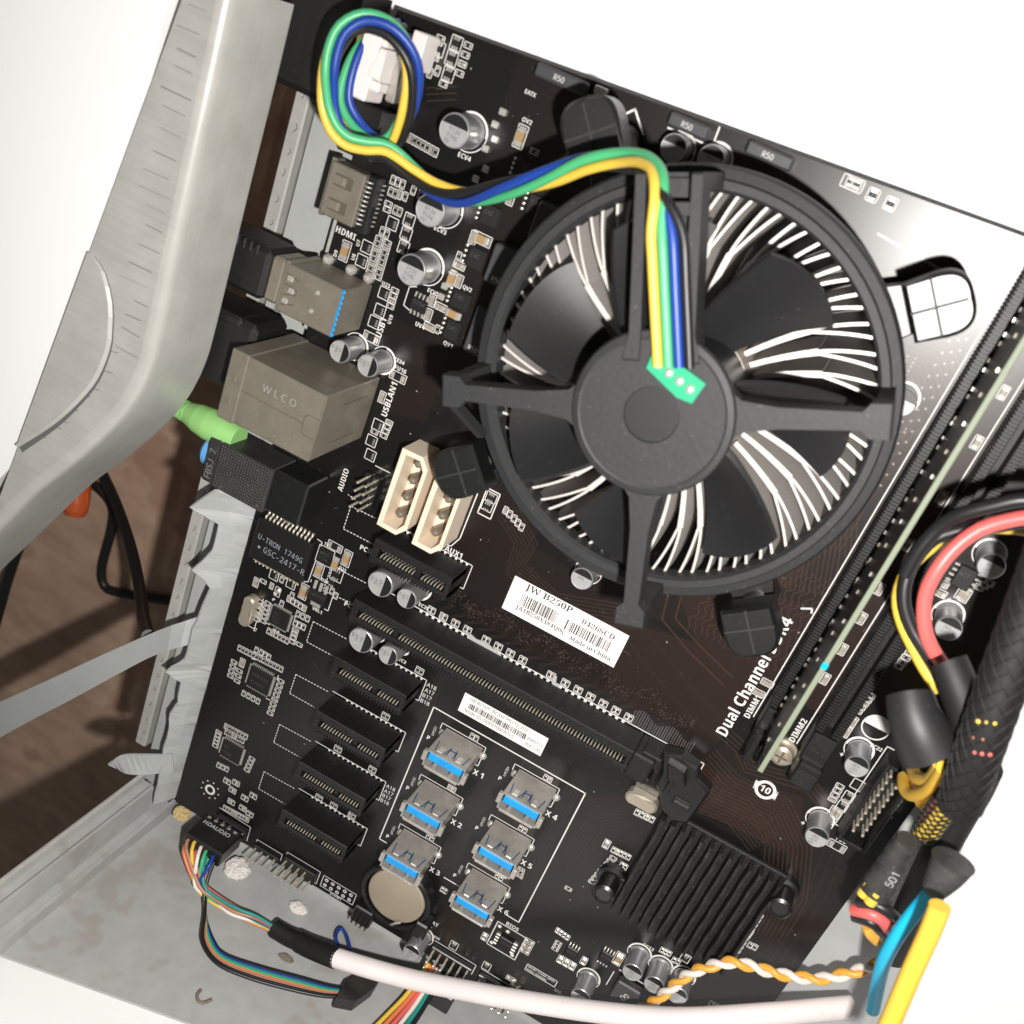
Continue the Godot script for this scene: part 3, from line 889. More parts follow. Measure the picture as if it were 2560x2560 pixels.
func usb_riser(u0: float, v1: float, called: String, label: String) -> void:
	# an upright socket: the shell stands on the board and opens towards the camera
	var u1 := u0 + 12.5; var v0 := v1 - 5.7; var h := 14.0
	var s := MB.new()
	s.bx(u0, u1, v1 - 0.35, v1, 0.3, h); s.bx(u0, u1, v0, v0 + 0.35, 0.3, h)
	s.bx(u0, u0 + 0.35, v0 + 0.3, v1 - 0.3, 0.3, h - 0.02); s.bx(u1 - 0.35, u1, v0 + 0.3, v1 - 0.3, 0.3, h - 0.02)
	s.bx(u0 + 0.3, u1 - 0.3, v0 + 0.3, v1 - 0.3, 0.3, 3.0)
	# rolled lips of the mouth
	s.bx(u0 + 0.8, u1 - 0.8, v0 - 0.7, v0 + 0.1, h - 0.35, h + 0.1, 0.15)
	s.bx(u0 - 1.1, u0 + 0.1, v0 + 1.4, v1 - 0.9, h - 1.9, h + 0.05, 0.2); s.bx(u1 - 0.1, u1 + 1.1, v0 + 0.5, v1 - 1.8, h - 1.9, h + 0.05, 0.2)
	var p := part(mbd, called, [[s, M.shell_grey]], label)
	var t := MB.new(); t.bx(u0 + 0.75, u1 - 0.75, v1 - 3.1, v1 - 0.45, 3.0, h + 0.15, 0.35)
	part(p, "tongue", [[t, M.blue]], "bright blue plastic tongue")
	for x in [3.4, 9.0]:
		var sp := MB.new(); sp.tube(smooth([[u0 + x, v0 + 0.9, 4], [u0 + x, v0 + 0.9, 9], [u0 + x, v0 + 1.3, 12], [u0 + x, v0 + 0.9, 13.4]], 0.8), 0.8, 6)
		part(p, "spring", [[sp, M.shell_grey]])
	# two latch windows in the wide face, showing blue within, each with a bright tab
	for x in [3.1, 9.3]:
		var tb := MB.new(); tb.bx(u0 + x - 0.95, u0 + x + 0.95, v1 - 0.1, v1 + 0.35, h - 4.2, h - 1.2, 0.2)
		part(p, "latch_tab", [[tb, M.solder]])
	var wn := MB.new()
	for x in [[1.7, 0.55], [4.4, -0.75], [8.0, 0.75], [10.7, -0.55]]:
		wn.quad(Vector3(u0 + x[0] + 0.16, v1 + 0.02, h - 1.2), Vector3(u0 + x[0] - 0.16, v1 + 0.02, h - 1.2), Vector3(u0 + x[0] - 0.16 - x[1] * 1.2, v1 + 0.02, h - 6.2), Vector3(u0 + x[0] + 0.16 - x[1] * 1.2, v1 + 0.02, h - 6.2))
	wn.quad(Vector3(u0 + 7.3, v1 + 0.02, h - 4.6), Vector3(u0 + 5.2, v1 + 0.02, h - 4.6), Vector3(u0 + 5.2, v1 + 0.02, h - 5.1), Vector3(u0 + 7.3, v1 + 0.02, h - 5.1))
	wn.quad(Vector3(u0 + 5.4, v1 + 0.02, h - 1.6), Vector3(u0 + 5.1, v1 + 0.02, h - 1.6), Vector3(u0 + 5.1, v1 + 0.02, h - 5.0), Vector3(u0 + 5.4, v1 + 0.02, h - 5.0))
	wn.quad(Vector3(u0 + 7.4, v1 + 0.02, h - 1.6), Vector3(u0 + 7.1, v1 + 0.02, h - 1.6), Vector3(u0 + 7.1, v1 + 0.02, h - 5.0), Vector3(u0 + 7.4, v1 + 0.02, h - 5.0))
	part(p, "latch_slots", [[wn, M.blue_dark]])
	for sd in [u0 - 0.7, u1 + 0.7]:
		var so := MB.new(); so.lathe(Vector3(sd, v1 - 2.6, 0), Vector3(0, 0, 1), [[1.3, 0.05], [1.1, 0.7], [0.6, 1.2], [0.0, 1.4]], 10)
		part(p, "solder_joint", [[so, M.solder]])

func power_socket(pts: Array, pins: Array, label: String) -> void:
	# ivory drive power socket: a wall round four pins
	var wall := MB.new()
	var c := Vector2.ZERO
	for q in pts: c += Vector2(q[0], q[1])
	c /= pts.size()
	var inner: Array = []
	for q in pts:
		var d := Vector2(q[0], q[1]) - c
		inner.append([c.x + d.x * (1.0 - 1.3 / absf(4.3)), c.y + d.y * (1.0 - 1.3 / 11.5)])
	var h := 10.6
	for i in pts.size():
		var j := (i + 1) % pts.size()
		var a := Vector2(pts[i][0], pts[i][1]); var b := Vector2(pts[j][0], pts[j][1]); var e := Vector2(inner[i][0], inner[i][1]); var f := Vector2(inner[j][0], inner[j][1])
		wall.quad(Vector3(a.x, a.y, 0.1), Vector3(b.x, b.y, 0.1), Vector3(b.x, b.y, h), Vector3(a.x, a.y, h))
		wall.quad(Vector3(a.x, a.y, h), Vector3(b.x, b.y, h), Vector3(f.x, f.y, h), Vector3(e.x, e.y, h))
		wall.quad(Vector3(f.x, f.y, 2.0), Vector3(e.x, e.y, 2.0), Vector3(e.x, e.y, h), Vector3(f.x, f.y, h))
	wall.prism(pv(inner), 0.2, 2.0)
	var p := part(mbd, "power_socket", [[wall, M.ivory]], label)
	for q in pins:
		var pin := MB.new()
		pin.lathe(Vector3(q[0], q[1], 0), Vector3(0, 0, 1), [[1.15, 1.9], [1.15, 7.6], [0.9, 8.6], [0.4, 9.1], [0.0, 9.1]], 14)
		part(p, "pin", [[pin, M.shell]])

func header(u0: float, v0: float, nu: int, nv: int, skip: Array = []) -> void:
	var b := MB.new(); b.bx(u0 - 1.2, u0 + (nu - 1) * 2.54 + 1.2, v0 - 1.2, v0 + (nv - 1) * 2.54 + 1.2, 0.1, 2.5, 0.3)
	var p := part(mbd, "pin_header", [[b, M.black_plastic]])
	for i in nu:
		for j in nv:
			if [i, j] in skip: continue
			var t := MB.new(); t.bx(u0 + i * 2.54 - 0.32, u0 + i * 2.54 + 0.32, v0 + j * 2.54 - 0.32, v0 + j * 2.54 + 0.32, 2.4, 8.6, 0.15)
			part(p, "pin", [[t, M.contact]])

func motherboard() -> void:
	mbd = thing("motherboard", "black and brown motherboard with a row of card slots and blue sockets", "motherboard", Vector3(55, 20, -1.6))
	sk = MB.new()
	var pcb := mat("pcb", Color.WHITE, 0.33)
	pcb.albedo_texture = board_texture()
	pcb.metallic_specular = 0.52
	var out := pv([[-44.5, -110.5], [154.5, -110.5], [154.5, 156.4], [-44.5, 145.6]])
	var top := MB.new()
	var o: Array = []
	for q in out: o.append(Vector3(q.x, q.y, 0))
	top.quad(o[0], o[1], o[2], o[3])
	for p in top.v: top.uv.append(Vector2((p.x + 45.0) * TS / 1536.0, (157.0 - p.y) * TS / 2048.0))
	var sides := MB.new()
	for i in 4:
		var a: Vector3 = o[i]; var b: Vector3 = o[(i + 1) % 4]; var dn := Vector3(0, 0, -1.6)
		sides.quad(a + dn, b + dn, b, a)
	sides.quad(o[3] + Vector3(0, 0, -1.6), o[2] + Vector3(0, 0, -1.6), o[1] + Vector3(0, 0, -1.6), o[0] + Vector3(0, 0, -1.6))
	part(mbd, "circuit_board", [[top, pcb], [sides, M.chip]])
	for q in [[-40, -104], [60, -104], [150, -104], [-40, 40], [150, 60], [60, 130], [150, 150], [-36, 140]]:
		var s := MB.new(); s.cyl(Vector3(q[0], q[1], -9.0), 2.6, 7.4, 6)
		part(mbd, "standoff", [[s, M.brass]])

	# --- card slots
	var x1: Array = []; var x16: Array = []
	for i in 82:
		var q := float(i) if i < 11 else i + 2.0
		x16.append(q)
		if i < 18: x1.append(q)
	var rows := [[1, "short black card slot beside the ivory sockets"], [-1, "first short black card slot below the long slot"], [-2, "second short black card slot below the long slot"], [-3, "third short black card slot below the long slot"], [-4, "short black card slot beside the pin headers"]]
	for r in rows:
		var v: float = r[0] * 20.32
		pcie_slot(0, v, x1, 19, "card_slot", r[1])
		sk.line(-3.8, v + 4.4, 22.4, v + 4.4, 0.25); sk.line(22.4, v + 4.4, 22.4, v - 3.4, 0.25); sk.line(22.4, v - 3.4, 20.8, v - 3.4, 0.25)
		# outline of the card bracket to the left
		var d := -17.0
		sk.dash(d, v + 3.0, d, v - 4.6); sk.dash(d, v + 3.0, -5, v + 3.4); sk.dash(d, v - 4.6, -4, v - 4.4)
		for i in 12: sk.disc(1.5 + i * 1.75, v + 4.0, 0.38, 0.05, 8)
	pcie_slot(0, 0, x16, 83, "long_card_slot", "long black card slot with many bright contacts")
	sk.line(-3.8, 4.4, 103.4, 4.4, 0.28); sk.line(103.4, 4.4, 103.4, 1.4, 0.28)
	sk.dash(-17, 3, -17, -6); sk.dash(-17, 3, -5, 3.4); sk.dash(-17, -6, -4, -4.6)
	for i in 34: sk.disc(13.3 + i * 1.98, 3.9, 0.5, 0.055, 8)
	# retention latch at the long slot's end
	var l := MB.new()
	l.bx(85.2, 91.5, -3.9, 4.0, 0.2, 11.6, 0.5); l.bx(88, 92.5, -4.8, -2.8, 0.2, 9.5, 0.3); l.bx(87, 93, 0.6, 4.4, 0.3, 9.4, 0.4)
	part(mbd, "slot_end", [[l, M.slot]])
	var lt := MB.new()
	lt.prism(pv([[92, 5.6], [97, 7.2], [102, 6.2], [103.5, 3.4], [108, 1.5], [107.6, -5.6], [107.0, -11], [102.8, -13.2], [99.4, -11.0], [96.4, -7.0], [94.5, -5], [94, 0.5]]), 2.5, 7.0, 0.8)
	lt.prism(pv([[94.5, 4.4], [99.5, 4.2], [101.5, 0.6], [96.5, -0.4]]), 7.0, 9.2, 0.5)
	lt.bx(100.5, 105.5, -6.8, -5.4, 7.0, 8.2, 0.3); lt.bx(97, 98.4, -4.6, 1.0, 7.0, 8.8, 0.3)
	part(mbd, "retention_latch", [[lt, M.black_plastic]])

	# --- upright blue sockets
	var ups := [[33.6, -27.0, "x 1", "blue upright socket marked X 1"], [33.6, -47.6, "x 2", "blue upright socket marked X 2"], [33.6, -68.6, "x 3", "blue upright socket marked X 3, above the coin cell"], [58.4, -27.0, "x 4", "blue upright socket marked X 4"], [58.4, -47.6, "x 5", "blue upright socket marked X 5"], [58.4, -68.4, "x 6", "blue upright socket marked X 6, above the BIOS chip"]]
	for q in ups:
		usb_riser(q[0], q[1], "upright_socket", q[3])
		sk.loop([[q[0] - 1.9, q[1] - 1.6], [q[0] - 1.9, q[1] + 0.55], [q[0] + 13.1, q[1] + 0.45], [q[0] + 13.1, q[1] - 6.8], [q[0] + 12.2, q[1] - 6.8]], 0.25, false)
		txt(sk, q[2].to_upper(), q[0] + 12.5, q[1] - 10.2, 1.9, 2)
		txt(sk, "P", q[0] - 4.6, q[1] - 7.4, 1.4, 0)
		txt(sk, "UPCIE" + q[2].substr(2), q[0] - 2.9, q[1] - 5.2, 0.8, 90, "sans")
		chip_row(q[0] + 7.9, q[1] + 1.6, q[0] + 9.3, q[1] + 1.6, 2, "res", 90)
	sk.loop([[30, -77.9], [27.3, -77.9], [27.4, -23.0], [78.6, -23.4], [78.7, -78.4], [74.5, -78.3]], 0.4, false); sk.line(51.5, -78.1, 57.5, -78.1, 0.4)

	# --- rear sockets
	var hs := MB.new(); hs.bx(-47.2, -37.5, 96.0, 109.2, 0.3, 6.2, 0.35)
	hs.bx(-47.9, -46.6, 95.4, 109.8, 0.6, 5.4, 0.2)
	var hd := part(mbd, "video_socket", [[hs, M.shell]], "flat HDMI socket in dull metal with two spring windows")
	for v in [99.3, 105.4]:
		var w := MB.new(); w.quad(Vector3(-45.4, v - 1.5, 6.22), Vector3(-40.2, v - 1.5, 6.22), Vector3(-40.2, v + 1.5, 6.22), Vector3(-45.4, v + 1.5, 6.22))
		part(hd, "spring_window", [[w, M.seam]])
		var f := MB.new(); f.sheet([Vector3(-45.6, v - 1.0, 6.5), Vector3(-43, v - 1.0, 6.45), Vector3(-40.6, v - 1.0, 5.9)], [Vector3(-45.6, v + 1.0, 6.5), Vector3(-43, v + 1.0, 6.45), Vector3(-40.6, v + 1.0, 5.9)], 0.2)
		part(hd, "spring", [[f, M.shell]])
	var hb := MB.new(); hb.bx(-37.5, -34.6, 95.2, 109.6, 0.2, 4.6, 0.4)
	part(hd, "rear_block", [[hb, M.black_plastic]])
	for i in 10:
		var f := MB.new(); f.tube(smooth([[-37.4, 97.4 + i * 1.15, 4.9], [-36.6, 97.4 + i * 1.15, 5.2], [-35.6, 97.4 + i * 1.15, 3.9], [-34.4, 97.4 + i * 1.15, 0.5]], 0.6), 0.24, 6)
		part(hd, "lead", [[f, M.solder]])
	var us := MB.new(); us.bx(-46.4, -30.0, 71.2, 83.7, 0.3, 16, 0.3)
	us.bx(-47.3, -46.0, 70.6, 84.2, 0.3, 15.6, 0.2)
	var ub := part(mbd, "usb_socket", [[us, M.shell]], "tall dull metal double USB socket with blue dotted rear edge")
	var uw := MB.new()
	for v in [73.6, 76.2, 79.0, 81.6]:
		uw.line(-45.6, v - 0.3, -42.2, v + (0.9 if v < 77.5 else -0.9), 0.4, 16.03)
	part(ub, "spring_slots", [[uw, M.seam]])
	for q in [[-44.6, 74.6], [-43.6, 77.6], [-44.6, 80.4]]:
		var tb := MB.new(); tb.bx(q[0] - 0.9, q[0] + 0.9, q[1] - 0.75, q[1] + 0.75, 15.9, 16.6, 0.3)
		part(ub, "latch_tab", [[tb, M.solder]])
	for q in [[-37, 75.2], [-36.6, 80.2]]:
		var bp := MB.new(); bp.lathe(Vector3(q[0], q[1], 16), Vector3(0, 0, 1), [[0.7, 0], [0.5, 0.4], [0, 0.5]], 10)
		part(ub, "dimple", [[bp, M.solder]])
	var bd := MB.new()
	for i in 9:
		bd.lathe(Vector3(-29.95, 71.9 + i * 1.42, 15.9), Vector3(0, 0, 1), [[0.0, -0.4], [0.55, 0.0], [0.3, 0.25], [0.0, 0.3]], 8)
		bd.bx(-30.1, -29.8, 72.3 + i * 1.35, 73.0 + i * 1.35, 15.5, 16.1, 0.1)
	part(ub, "blue_edge", [[bd, M.blue]], "row of blue paint dots along the rear edge")
	for q in [[-37, 84.8], [-31.6, 84.9], [-44, 84.6]]:
		var so := MB.new(); so.lathe(Vector3(q[0], q[1], 0), Vector3(0, 0, 1), [[1.5, 0.05], [1.4, 1.2], [0.8, 2.0], [0.0, 2.2]], 12)
		part(ub, "solder_joint", [[so, M.solder]])
	var ls := MB.new(); ls.bx(-47.6, -20.2, 43.6, 61.9, 0.3, 29, 0.3)
	ls.bx(-47.9, -43.0, 43.3, 62.2, 0.3, 29.3, 0.25)
	var lan := part(mbd, "network_socket", [[ls, M.shell]], "tallest dull metal network and USB socket with a split lid")
	var lm := MB.new()
	lm.line(-42.7, 52.8, -24.4, 52.6, 0.22, 29.04)
	lm.loop([[-20.4, 55.2], [-23.4, 55.2], [-24.2, 54.2], [-24.2, 51.2], [-23.4, 50.2], [-20.4, 50.2]], 0.01, false)
	for q in [[-20.4, 55.4, -23.6, 55.4], [-23.6, 55.4, -24.4, 54.4], [-24.4, 54.4, -24.4, 50.8], [-24.4, 50.8, -23.6, 49.9], [-23.6, 49.9, -20.4, 49.9]]: lm.line(q[0], q[1], q[2], q[3], 0.2, 29.04)
	lm.line(-20.35, 44.0, -20.35, 61.6, 0.18, 29.05)
	part(lan, "seams", [[lm, M.seam]])
	var wl := MB.new(); txt(wl, "W L C O", -37.5, 55.4, 1.9, 0, "sans", 1.1, 29.04)
	part(lan, "embossing", [[wl, M.solder]])
	for v in [[48.6], [55.0]]:
		var tb := MB.new(); tb.bx(-45.9, -44.9, v[0] - 0.8, v[0] + 0.8, 29.2, 29.6, 0.15)
		part(lan, "tab", [[tb, M.shell]])
	var sd := MB.new()
	for q in [[47.0, 7.0, 20.0], [57.5, 5.0, 18.0]]:
		sd.quad(Vector3(-20.15, q[0] - 0.15, q[1]), Vector3(-20.15, q[0] + 0.15, q[1]), Vector3(-20.15, q[0] + 0.15, q[2]), Vector3(-20.15, q[0] - 0.15, q[2]))
	sd.quad(Vector3(-42, 62.0, 14.1), Vector3(-42, 62.0, 13.9), Vector3(-22, 62.0, 9.9), Vector3(-22, 62.0, 10.1))
	sd.quad(Vector3(-42, 62.0, 22.1), Vector3(-42, 62.0, 21.9), Vector3(-22, 62.0, 21.9), Vector3(-22, 62.0, 22.1))
	part(lan, "side_seams", [[sd, M.seam]])
	var au := MB.new(); au.bx(-54, -36.6, 14.6, 28.4, 0.4, 12.6, 0.3)
	au.bx(-58.6, -53.8, 14.4, 28.6, 1.0, 12.0, 0.9)
	var ad := part(mbd, "audio_socket", [[au, M.audio_metal]], "dark metal audio socket block with dotted top")
	var ab := MB.new(); ab.bx(-36.6, -25.8, 15.4, 28.5, 0.3, 11.4, 0.5); ab.bx(-36.6, -30, 13.6, 15.5, 0.3, 4.5, 0.3)
	part(ad, "plastic_body", [[ab, M.black_plastic]])
	var adt := MB.new()
	for i in 20:
		for j in 15: adt.disc(-53.2 + i * 0.84, 15.5 + j * 0.87, 0.14, 12.63, 6)
	part(ad, "dot_pattern", [[adt, M.dots]]).set_meta("kind", "stuff")
	var em := MB.new(); txt(em, "FBSJ 7", -55.2, 16.0, 1.9, 90, "mono", 1.0, 12.03)
	part(ad, "embossing", [[em, M.dots]])
	for q in [[-35, 14.5], [-29.5, 14.6]]:
		var cl := MB.new(); cl.tube(smooth([[q[0], q[1] + 1.2, 5.2], [q[0], q[1] - 0.9, 5.4], [q[0], q[1] - 1.3, 3.0]], 0.6), 0.35, 6)
		part(ad, "clip", [[cl, M.solder]])
	# video sockets at the far end: dark bodies with a brass shell and a white strip
	var vg := MB.new(); vg.bx(-46, -36, 112.5, 125, 0.3, 9, 0.5)
	part(mbd, "video_socket", [[vg, M.black_plastic]], "black DVI socket under the fan cable loop")
	var v2 := MB.new(); v2.bx(-45, -35.2, 127, 142.2, 0.3, 8.5, 0.5)
	var vga := part(mbd, "video_socket", [[v2, M.black_plastic]], "dark VGA socket with brass shell under the white connector")
	var v3 := MB.new(); v3.bx(-47.8, -45, 126, 142.4, 2, 10, 0.5)
	part(vga, "brass_shell", [[v3, M.brass]])
	var v4 := MB.new(); v4.bx(-35.2, -31.6, 135.5, 143.6, 0.3, 8, 0.3)
	part(vga, "white_strip", [[v4, M.white_plastic]])
	for i in 4:
		var f := MB.new(); f.bx(-35.9, -34.4, 128 + i * 1.9, 129 + i * 1.9, 3, 8.9, 0.2)
		part(vga, "lead", [[f, M.solder]])
	# --- ivory power sockets
	power_socket([[-4.2, 27.7], [1.9, 27.5], [4.4, 30.3], [4.3, 48.6], [1.9, 51.4], [-4.2, 51.2]], [[0.5, 48.0], [0.5, 43.0], [0.4, 37.8], [0.3, 32.4]], "ivory four pin power socket beside the AUDIO header")
	power_socket([[6.9, 27.5], [12.9, 27.4], [15.4, 30.2], [15.3, 48.6], [12.9, 51.4], [6.9, 51.2]], [[11.6, 48.0], [11.6, 43.0], [11.5, 37.8], [11.4, 32.4]], "ivory four pin power socket beside the AUX1 print")
	sk.loop([[16.3, 50], [16.2, 30.4], [14.6, 27.0], [12, 26.6]], 0.3, false)
	board_details()

func board_details() -> void:
	# --- electrolytic capacitors
	for q in [[-17.7, 127.5, ["0134", "9146", "0V"]], [-17.4, 108.9, ["0134", "9146", "0V"]], [-17.3, 94.0, ["0135", "9146", "0V"]]]: capacitor(q[0], q[1], 3.9, 10, 90, q[2], -10)
	for q in [[-29.7, 66.4], [-21.1, 66.4], [10.5, 10.5], [11.2, -9.0]]: capacitor(q[0], q[1], 3.05, 9, 0, ["20", "0N9", "AC"])
	for q in [[2.2, 11.1], [2.4, -8.4]]: capacitor(q[0], q[1], 3.9, 10, 0, ["0N1", "2N6", "0A"])
	for q in [[53.2, -104.2], [114.9, -64.7], [122.0, -64.6], [129.1, -63.6], [105.6, -83.4], [135.3, 30.2], [136.8, 6.5], [135.4, 90.6], [135.2, 73.1]]: capacitor(q[0], q[1], 3.1, 9, 90, ["0M9", "220", "6V"], 0)
	for q in [[52.4, 39.7], [100.9, 114.0], [31, 142.6], [39.7, 143.6]]: capacitor(q[0], q[1], 3.1, 6.5, 90, ["0M9"], 0)
	sk.disc(135.7, 38.0, 3.6, 0.05, 24, 3.25); sk.disc(135.7, 38.0, 3.3, 0.05, 16, 0.0, 0.0, PI)
	# --- chips
	var t := ic(-41.9, -23.6, -6.2, 7.6, 3.0, 0, 0, "network_chip")
	for i in 12:
		for s in [[7.6, 1.0], [-6.2, -1.0]]:
			var f := MB.new(); var u: float = -40.2 + i * 1.36; var v: float = s[0]; var d: float = s[1]
			f.tube(smooth([[u, v - d * 0.2, 1.7], [u, v + d * 0.6, 1.7], [u, v + d * 1.1, 0.5], [u, v + d * 2.2, 0.25]], 0.4), 0.38, 6)
			part(t, "lead", [[f, M.contact]])
	var tp := MB.new()
	txt(tp, "U-TRON 1749G", -40.4, 1.0, 1.7, -2, "mono", 0.92, 3.02); txt(tp, "GSC-2417-R", -37.6, -2.4, 1.9, -2, "mono", 0.92, 3.02); tp.disc(-39.2, -1.5, 0.45, 3.02)
	part(t, "print", [[tp, M.chip_print]])
	sk.loop([[-23.6, 8.6], [-21.9, 8.4], [-22.4, -5.8], [-23.6, -6.4]], 0.25, false)
	ic(-30.6, -24.2, -25.0, -18.8, 1.0, 12, 12, "audio_chip", ["ALC", "8111", "1735"], 0.7, 0.28)
	sk.loop([[-31.6, -17.0], [-31.6, -17.8], [-30.9, -17.0]], 0.25); sk.line(-23.0, -18.0, -23.0, -19.6, 0.25); sk.line(-31.4, -26.2, -30.2, -26.2, 0.25)
	ic(-31.6, -23.6, -50.0, -42.2, 1.3, 12, 12, "audio_chip", ["REALTEK", "ALC662"], 0.8, 0.3)
	sk.line(-32.6, -40.8, -31.2, -40.4, 0.25); sk.line(-22.4, -41.4, -22.4, -43.0, 0.25); sk.line(-22.6, -51.4, -24, -51.6, 0.25)
	ic(-33.5, -26.0, -80.8, -74.0, 1.2, 11, 11, "audio_chip", ["NV", "8786"], 0.8, 0.3)
	ic(-21.0, -14.8, -10.3, -6.6, 1.4, 0, 0, "regulator", ["LM1117"])
	for u in [-19.8, -17.9, -16.0]:
		var f := MB.new(); f.bx(u - 0.5, u + 0.5, -6.6, -3.6, 0.05, 0.8, 0.2); part(mbd, "regulator_leg", [[f, M.solder]])
	var f0 := MB.new(); f0.bx(-19.6, -16.2, -12.0, -10.3, 0.05, 0.7, 0.2); part(mbd, "regulator_tab", [[f0, M.shell_grey]])
	sk.loop([[-21.6, -4.6], [-21.6, -5.4]], 0.2, false); sk.loop([[-13.6, -6.2], [-13.6, -11.4], [-14.8, -11.4]], 0.25, false)
	ic(-22, -17.6, 2.4, 7.2, 0.9, 0, 0, "small_chip", ["MBTA", "1726"])
	sk.rect(-22.4, -17.2, 2.0, 7.6, 0.22)
	ic(-18.4, -13.9, 82.7, 86.0, 1.4, 4, 0, "driver_chip", ["S19W"], 1.3, 0.5)
	sk.loop([[-18.6, 88.2], [-20.4, 87.4], [-20.4, 82.4], [-18.6, 81.9]], 0.25, false)
	for q in [[-8.4, -3.2, 87.9, 92.5], [-7.4, -3.3, 79.6, 84.8], [-8.0, -3.2, 98.6, 103.9], [-3.6, 6.2, 122.4, 127.0], [-8.2, -3.4, 109.5, 114.5], [2.0, 8.0, 116, 121]]:
		ic(q[0], q[1], q[2], q[3], 1.1, 0, 0, "power_transistor", ["C4C"])
		for i in 4:
			var f := MB.new(); f.lathe(Vector3(q[0] - 1.1, lerpf(q[2], q[3], (i + 0.5) / 4.0), 0), Vector3(0, 0, 1), [[0.42, 0.05], [0.38, 0.4], [0, 0.55]], 8); part(mbd, "solder_dot", [[f, M.solder]])
	# inductors: grey blocks between the transistors and the cooler, and along the far edge
	for q in [[-0.4, 7.0, 98.5, 108.0, 6.5], [0.6, 6.6, 80.6, 92.6, 6.5], [-6.5, 6.6, 144.6, 147.6, 3.0], [26.6, 36.4, 146.2, 149.2, 3.0], [45.2, 56.0, 147.2, 150.2, 3.0], [6.4, 14.5, 112, 121, 6.5]]:
		var b := MB.new(); b.bx(q[0], q[1], q[2], q[3], 0.2, q[4], 0.5)
		var p := part(mbd, "inductor", [[b, M.choke]])
		var pr := MB.new(); txt(pr, "R50", (q[0] + q[1]) * 0.5 - 1.6, q[2] + 0.8, 1.2, 0, "sans", 1.0, q[4] + 0.01)
		part(p, "print", [[pr, M.silk]])
	for q in [[8.0, 11.0, 146.2, 148.0]]:
		var b := MB.new(); b.bx(q[0], q[1], q[2], q[3], 0.1, 2.2, 0.3); part(mbd, "terminal", [[b, M.solder]])
	var i2 := MB.new(); i2.bx(113.2, 121.2, -83.4, -75.2, 0.1, 3.4, 0.5)
	var ip := part(mbd, "inductor", [[i2, M.choke]]); var i3 := MB.new(); txt(i3, "00", 117.6, -81.2, 1.9, 60, "sans", 1.0, 3.42); part(ip, "print", [[i3, M.silk]])
	sk.line(112.4, -74.2, 121.6, -74.2, 0.4); sk.line(111.2, -76, 111.2, -82, 0.3)
	# BIOS socket
	sk.rect(72.8, 83.0, -92.8, -82.4, 0.35)
	ic(75.6, 80.4, -91.2, -86.0, 1.4, 0, 4, "bios_chip", ["25Q64"], 1.4, 0.5)
	for q in [[74.0, -83.8], [81.6, -91.6], [74.0, -91.4], [77.0, -84.0]]: sk.disc(q[0], q[1], 0.65, 0.055, 10)
	for q in [[97.2, -77.8], [106.9, -72.3]]: ic(q[0] - 2.0, q[0] + 2.0, q[1] - 2.2, q[1] + 2.2, 1.2, 4, 0, "driver_chip", ["0903"], 1.2, 0.45)
	ic(131.2, 135.6, 80.4, 86.0, 1.4, 0, 4, "driver_chip", ["NCT"], 1.3, 0.5)
	# crystals
	for q in [[-39.4, -35.4, -29.6, -18.8, 3.4, 1], [88.6, 98.4, -16.8, -12.6, 3.6, 0]]:
		var s := MB.new()
		var w: float = minf(q[1] - q[0], q[3] - q[2]) * 0.5
		var pl := PackedVector2Array()
		for i in 20:
			var a := TAU * i / 20.0; var c := Vector2.from_angle(a) * w
			var cx: float = (q[0] + q[1]) * 0.5; var cy: float = (q[2] + q[3]) * 0.5
			if q[5] == 1: pl.append(Vector2(cx + c.x, cy + c.y + (signf(sin(a)) if absf(sin(a)) > 0.01 else 0.0) * ((q[3] - q[2]) * 0.5 - w)))
			else: pl.append(Vector2(cx + c.x + (signf(cos(a)) if absf(cos(a)) > 0.01 else 0.0) * ((q[1] - q[0]) * 0.5 - w), cy + c.y))
		s.prism(pl, 0.1, q[4], 0.6)
		part(mbd, "crystal", [[s, M.crystal]])
	sk.loop([[-34.6, -19], [-34.6, -30.4], [-37, -30.4]], 0.25, false)
	# --- chip resistors and capacitors
	chip_row(-35.2, -20.4, -34.9, -26.8, 5); chip_row(-32.7, -19.6, -32.6, -26.2, 5); chip_row(-29.8, -28.4, -23.2, -28.2, 6, "res", 90); chip_row(-22.3, -21.0, -19.4, -20.8, 3, "res", 90)
	chip_row(-21.6, -23.2, -21.5, -27.6, 4); chip_part(-19.0, -27.2, "res", 0); chip_row(-26.6, -14.4, -21.0, -14.7, 5, "res", 90); chip_row(-22.4, -17.6, -19.0, -17.4, 3, "res", 90)
	chip_part(-38.4, -15.0, "mid", 90); chip_part(-36.2, -13.4, "res"); chip_row(-28.4, -17.2, -26.0, -12.8, 2, "res", 90); chip_part(-33.2, -13.4, "cap", 90); chip_part(-30.8, -14.2, "mid", 60)
	chip_part(-17.8, 9.2, "bigres"); chip_part(-13.2, 7.6, "big", 90); chip_part(-20.2, -0.4, "big", 90); chip_part(-16.0, 4.2, "big", 90, false); chip_part(-22.8, -9.6, "big", 90)
	sot(-14.6, 1.2, 2.0, 1.6); sot(-15.2, -1.8, 1.6, 1.2, false); chip_part(-14.4, -4.6, "res", 90); chip_part(-12.8, -5.4, "res", 90); chip_part(-30.6, -9.6, "res", 90)
	flat_chip(-33.6, -9.6); flat_chip(-27.6, -9.4)
	chip_row(-37.5, -39.6, -22.2, -38.7, 13, "res", 90); chip_row(-31.9, -37.0, -31.9, -37.0, 1, "res", 90); chip_row(-30.1, -36.9, -27.3, -37.0, 3, "res", 90)
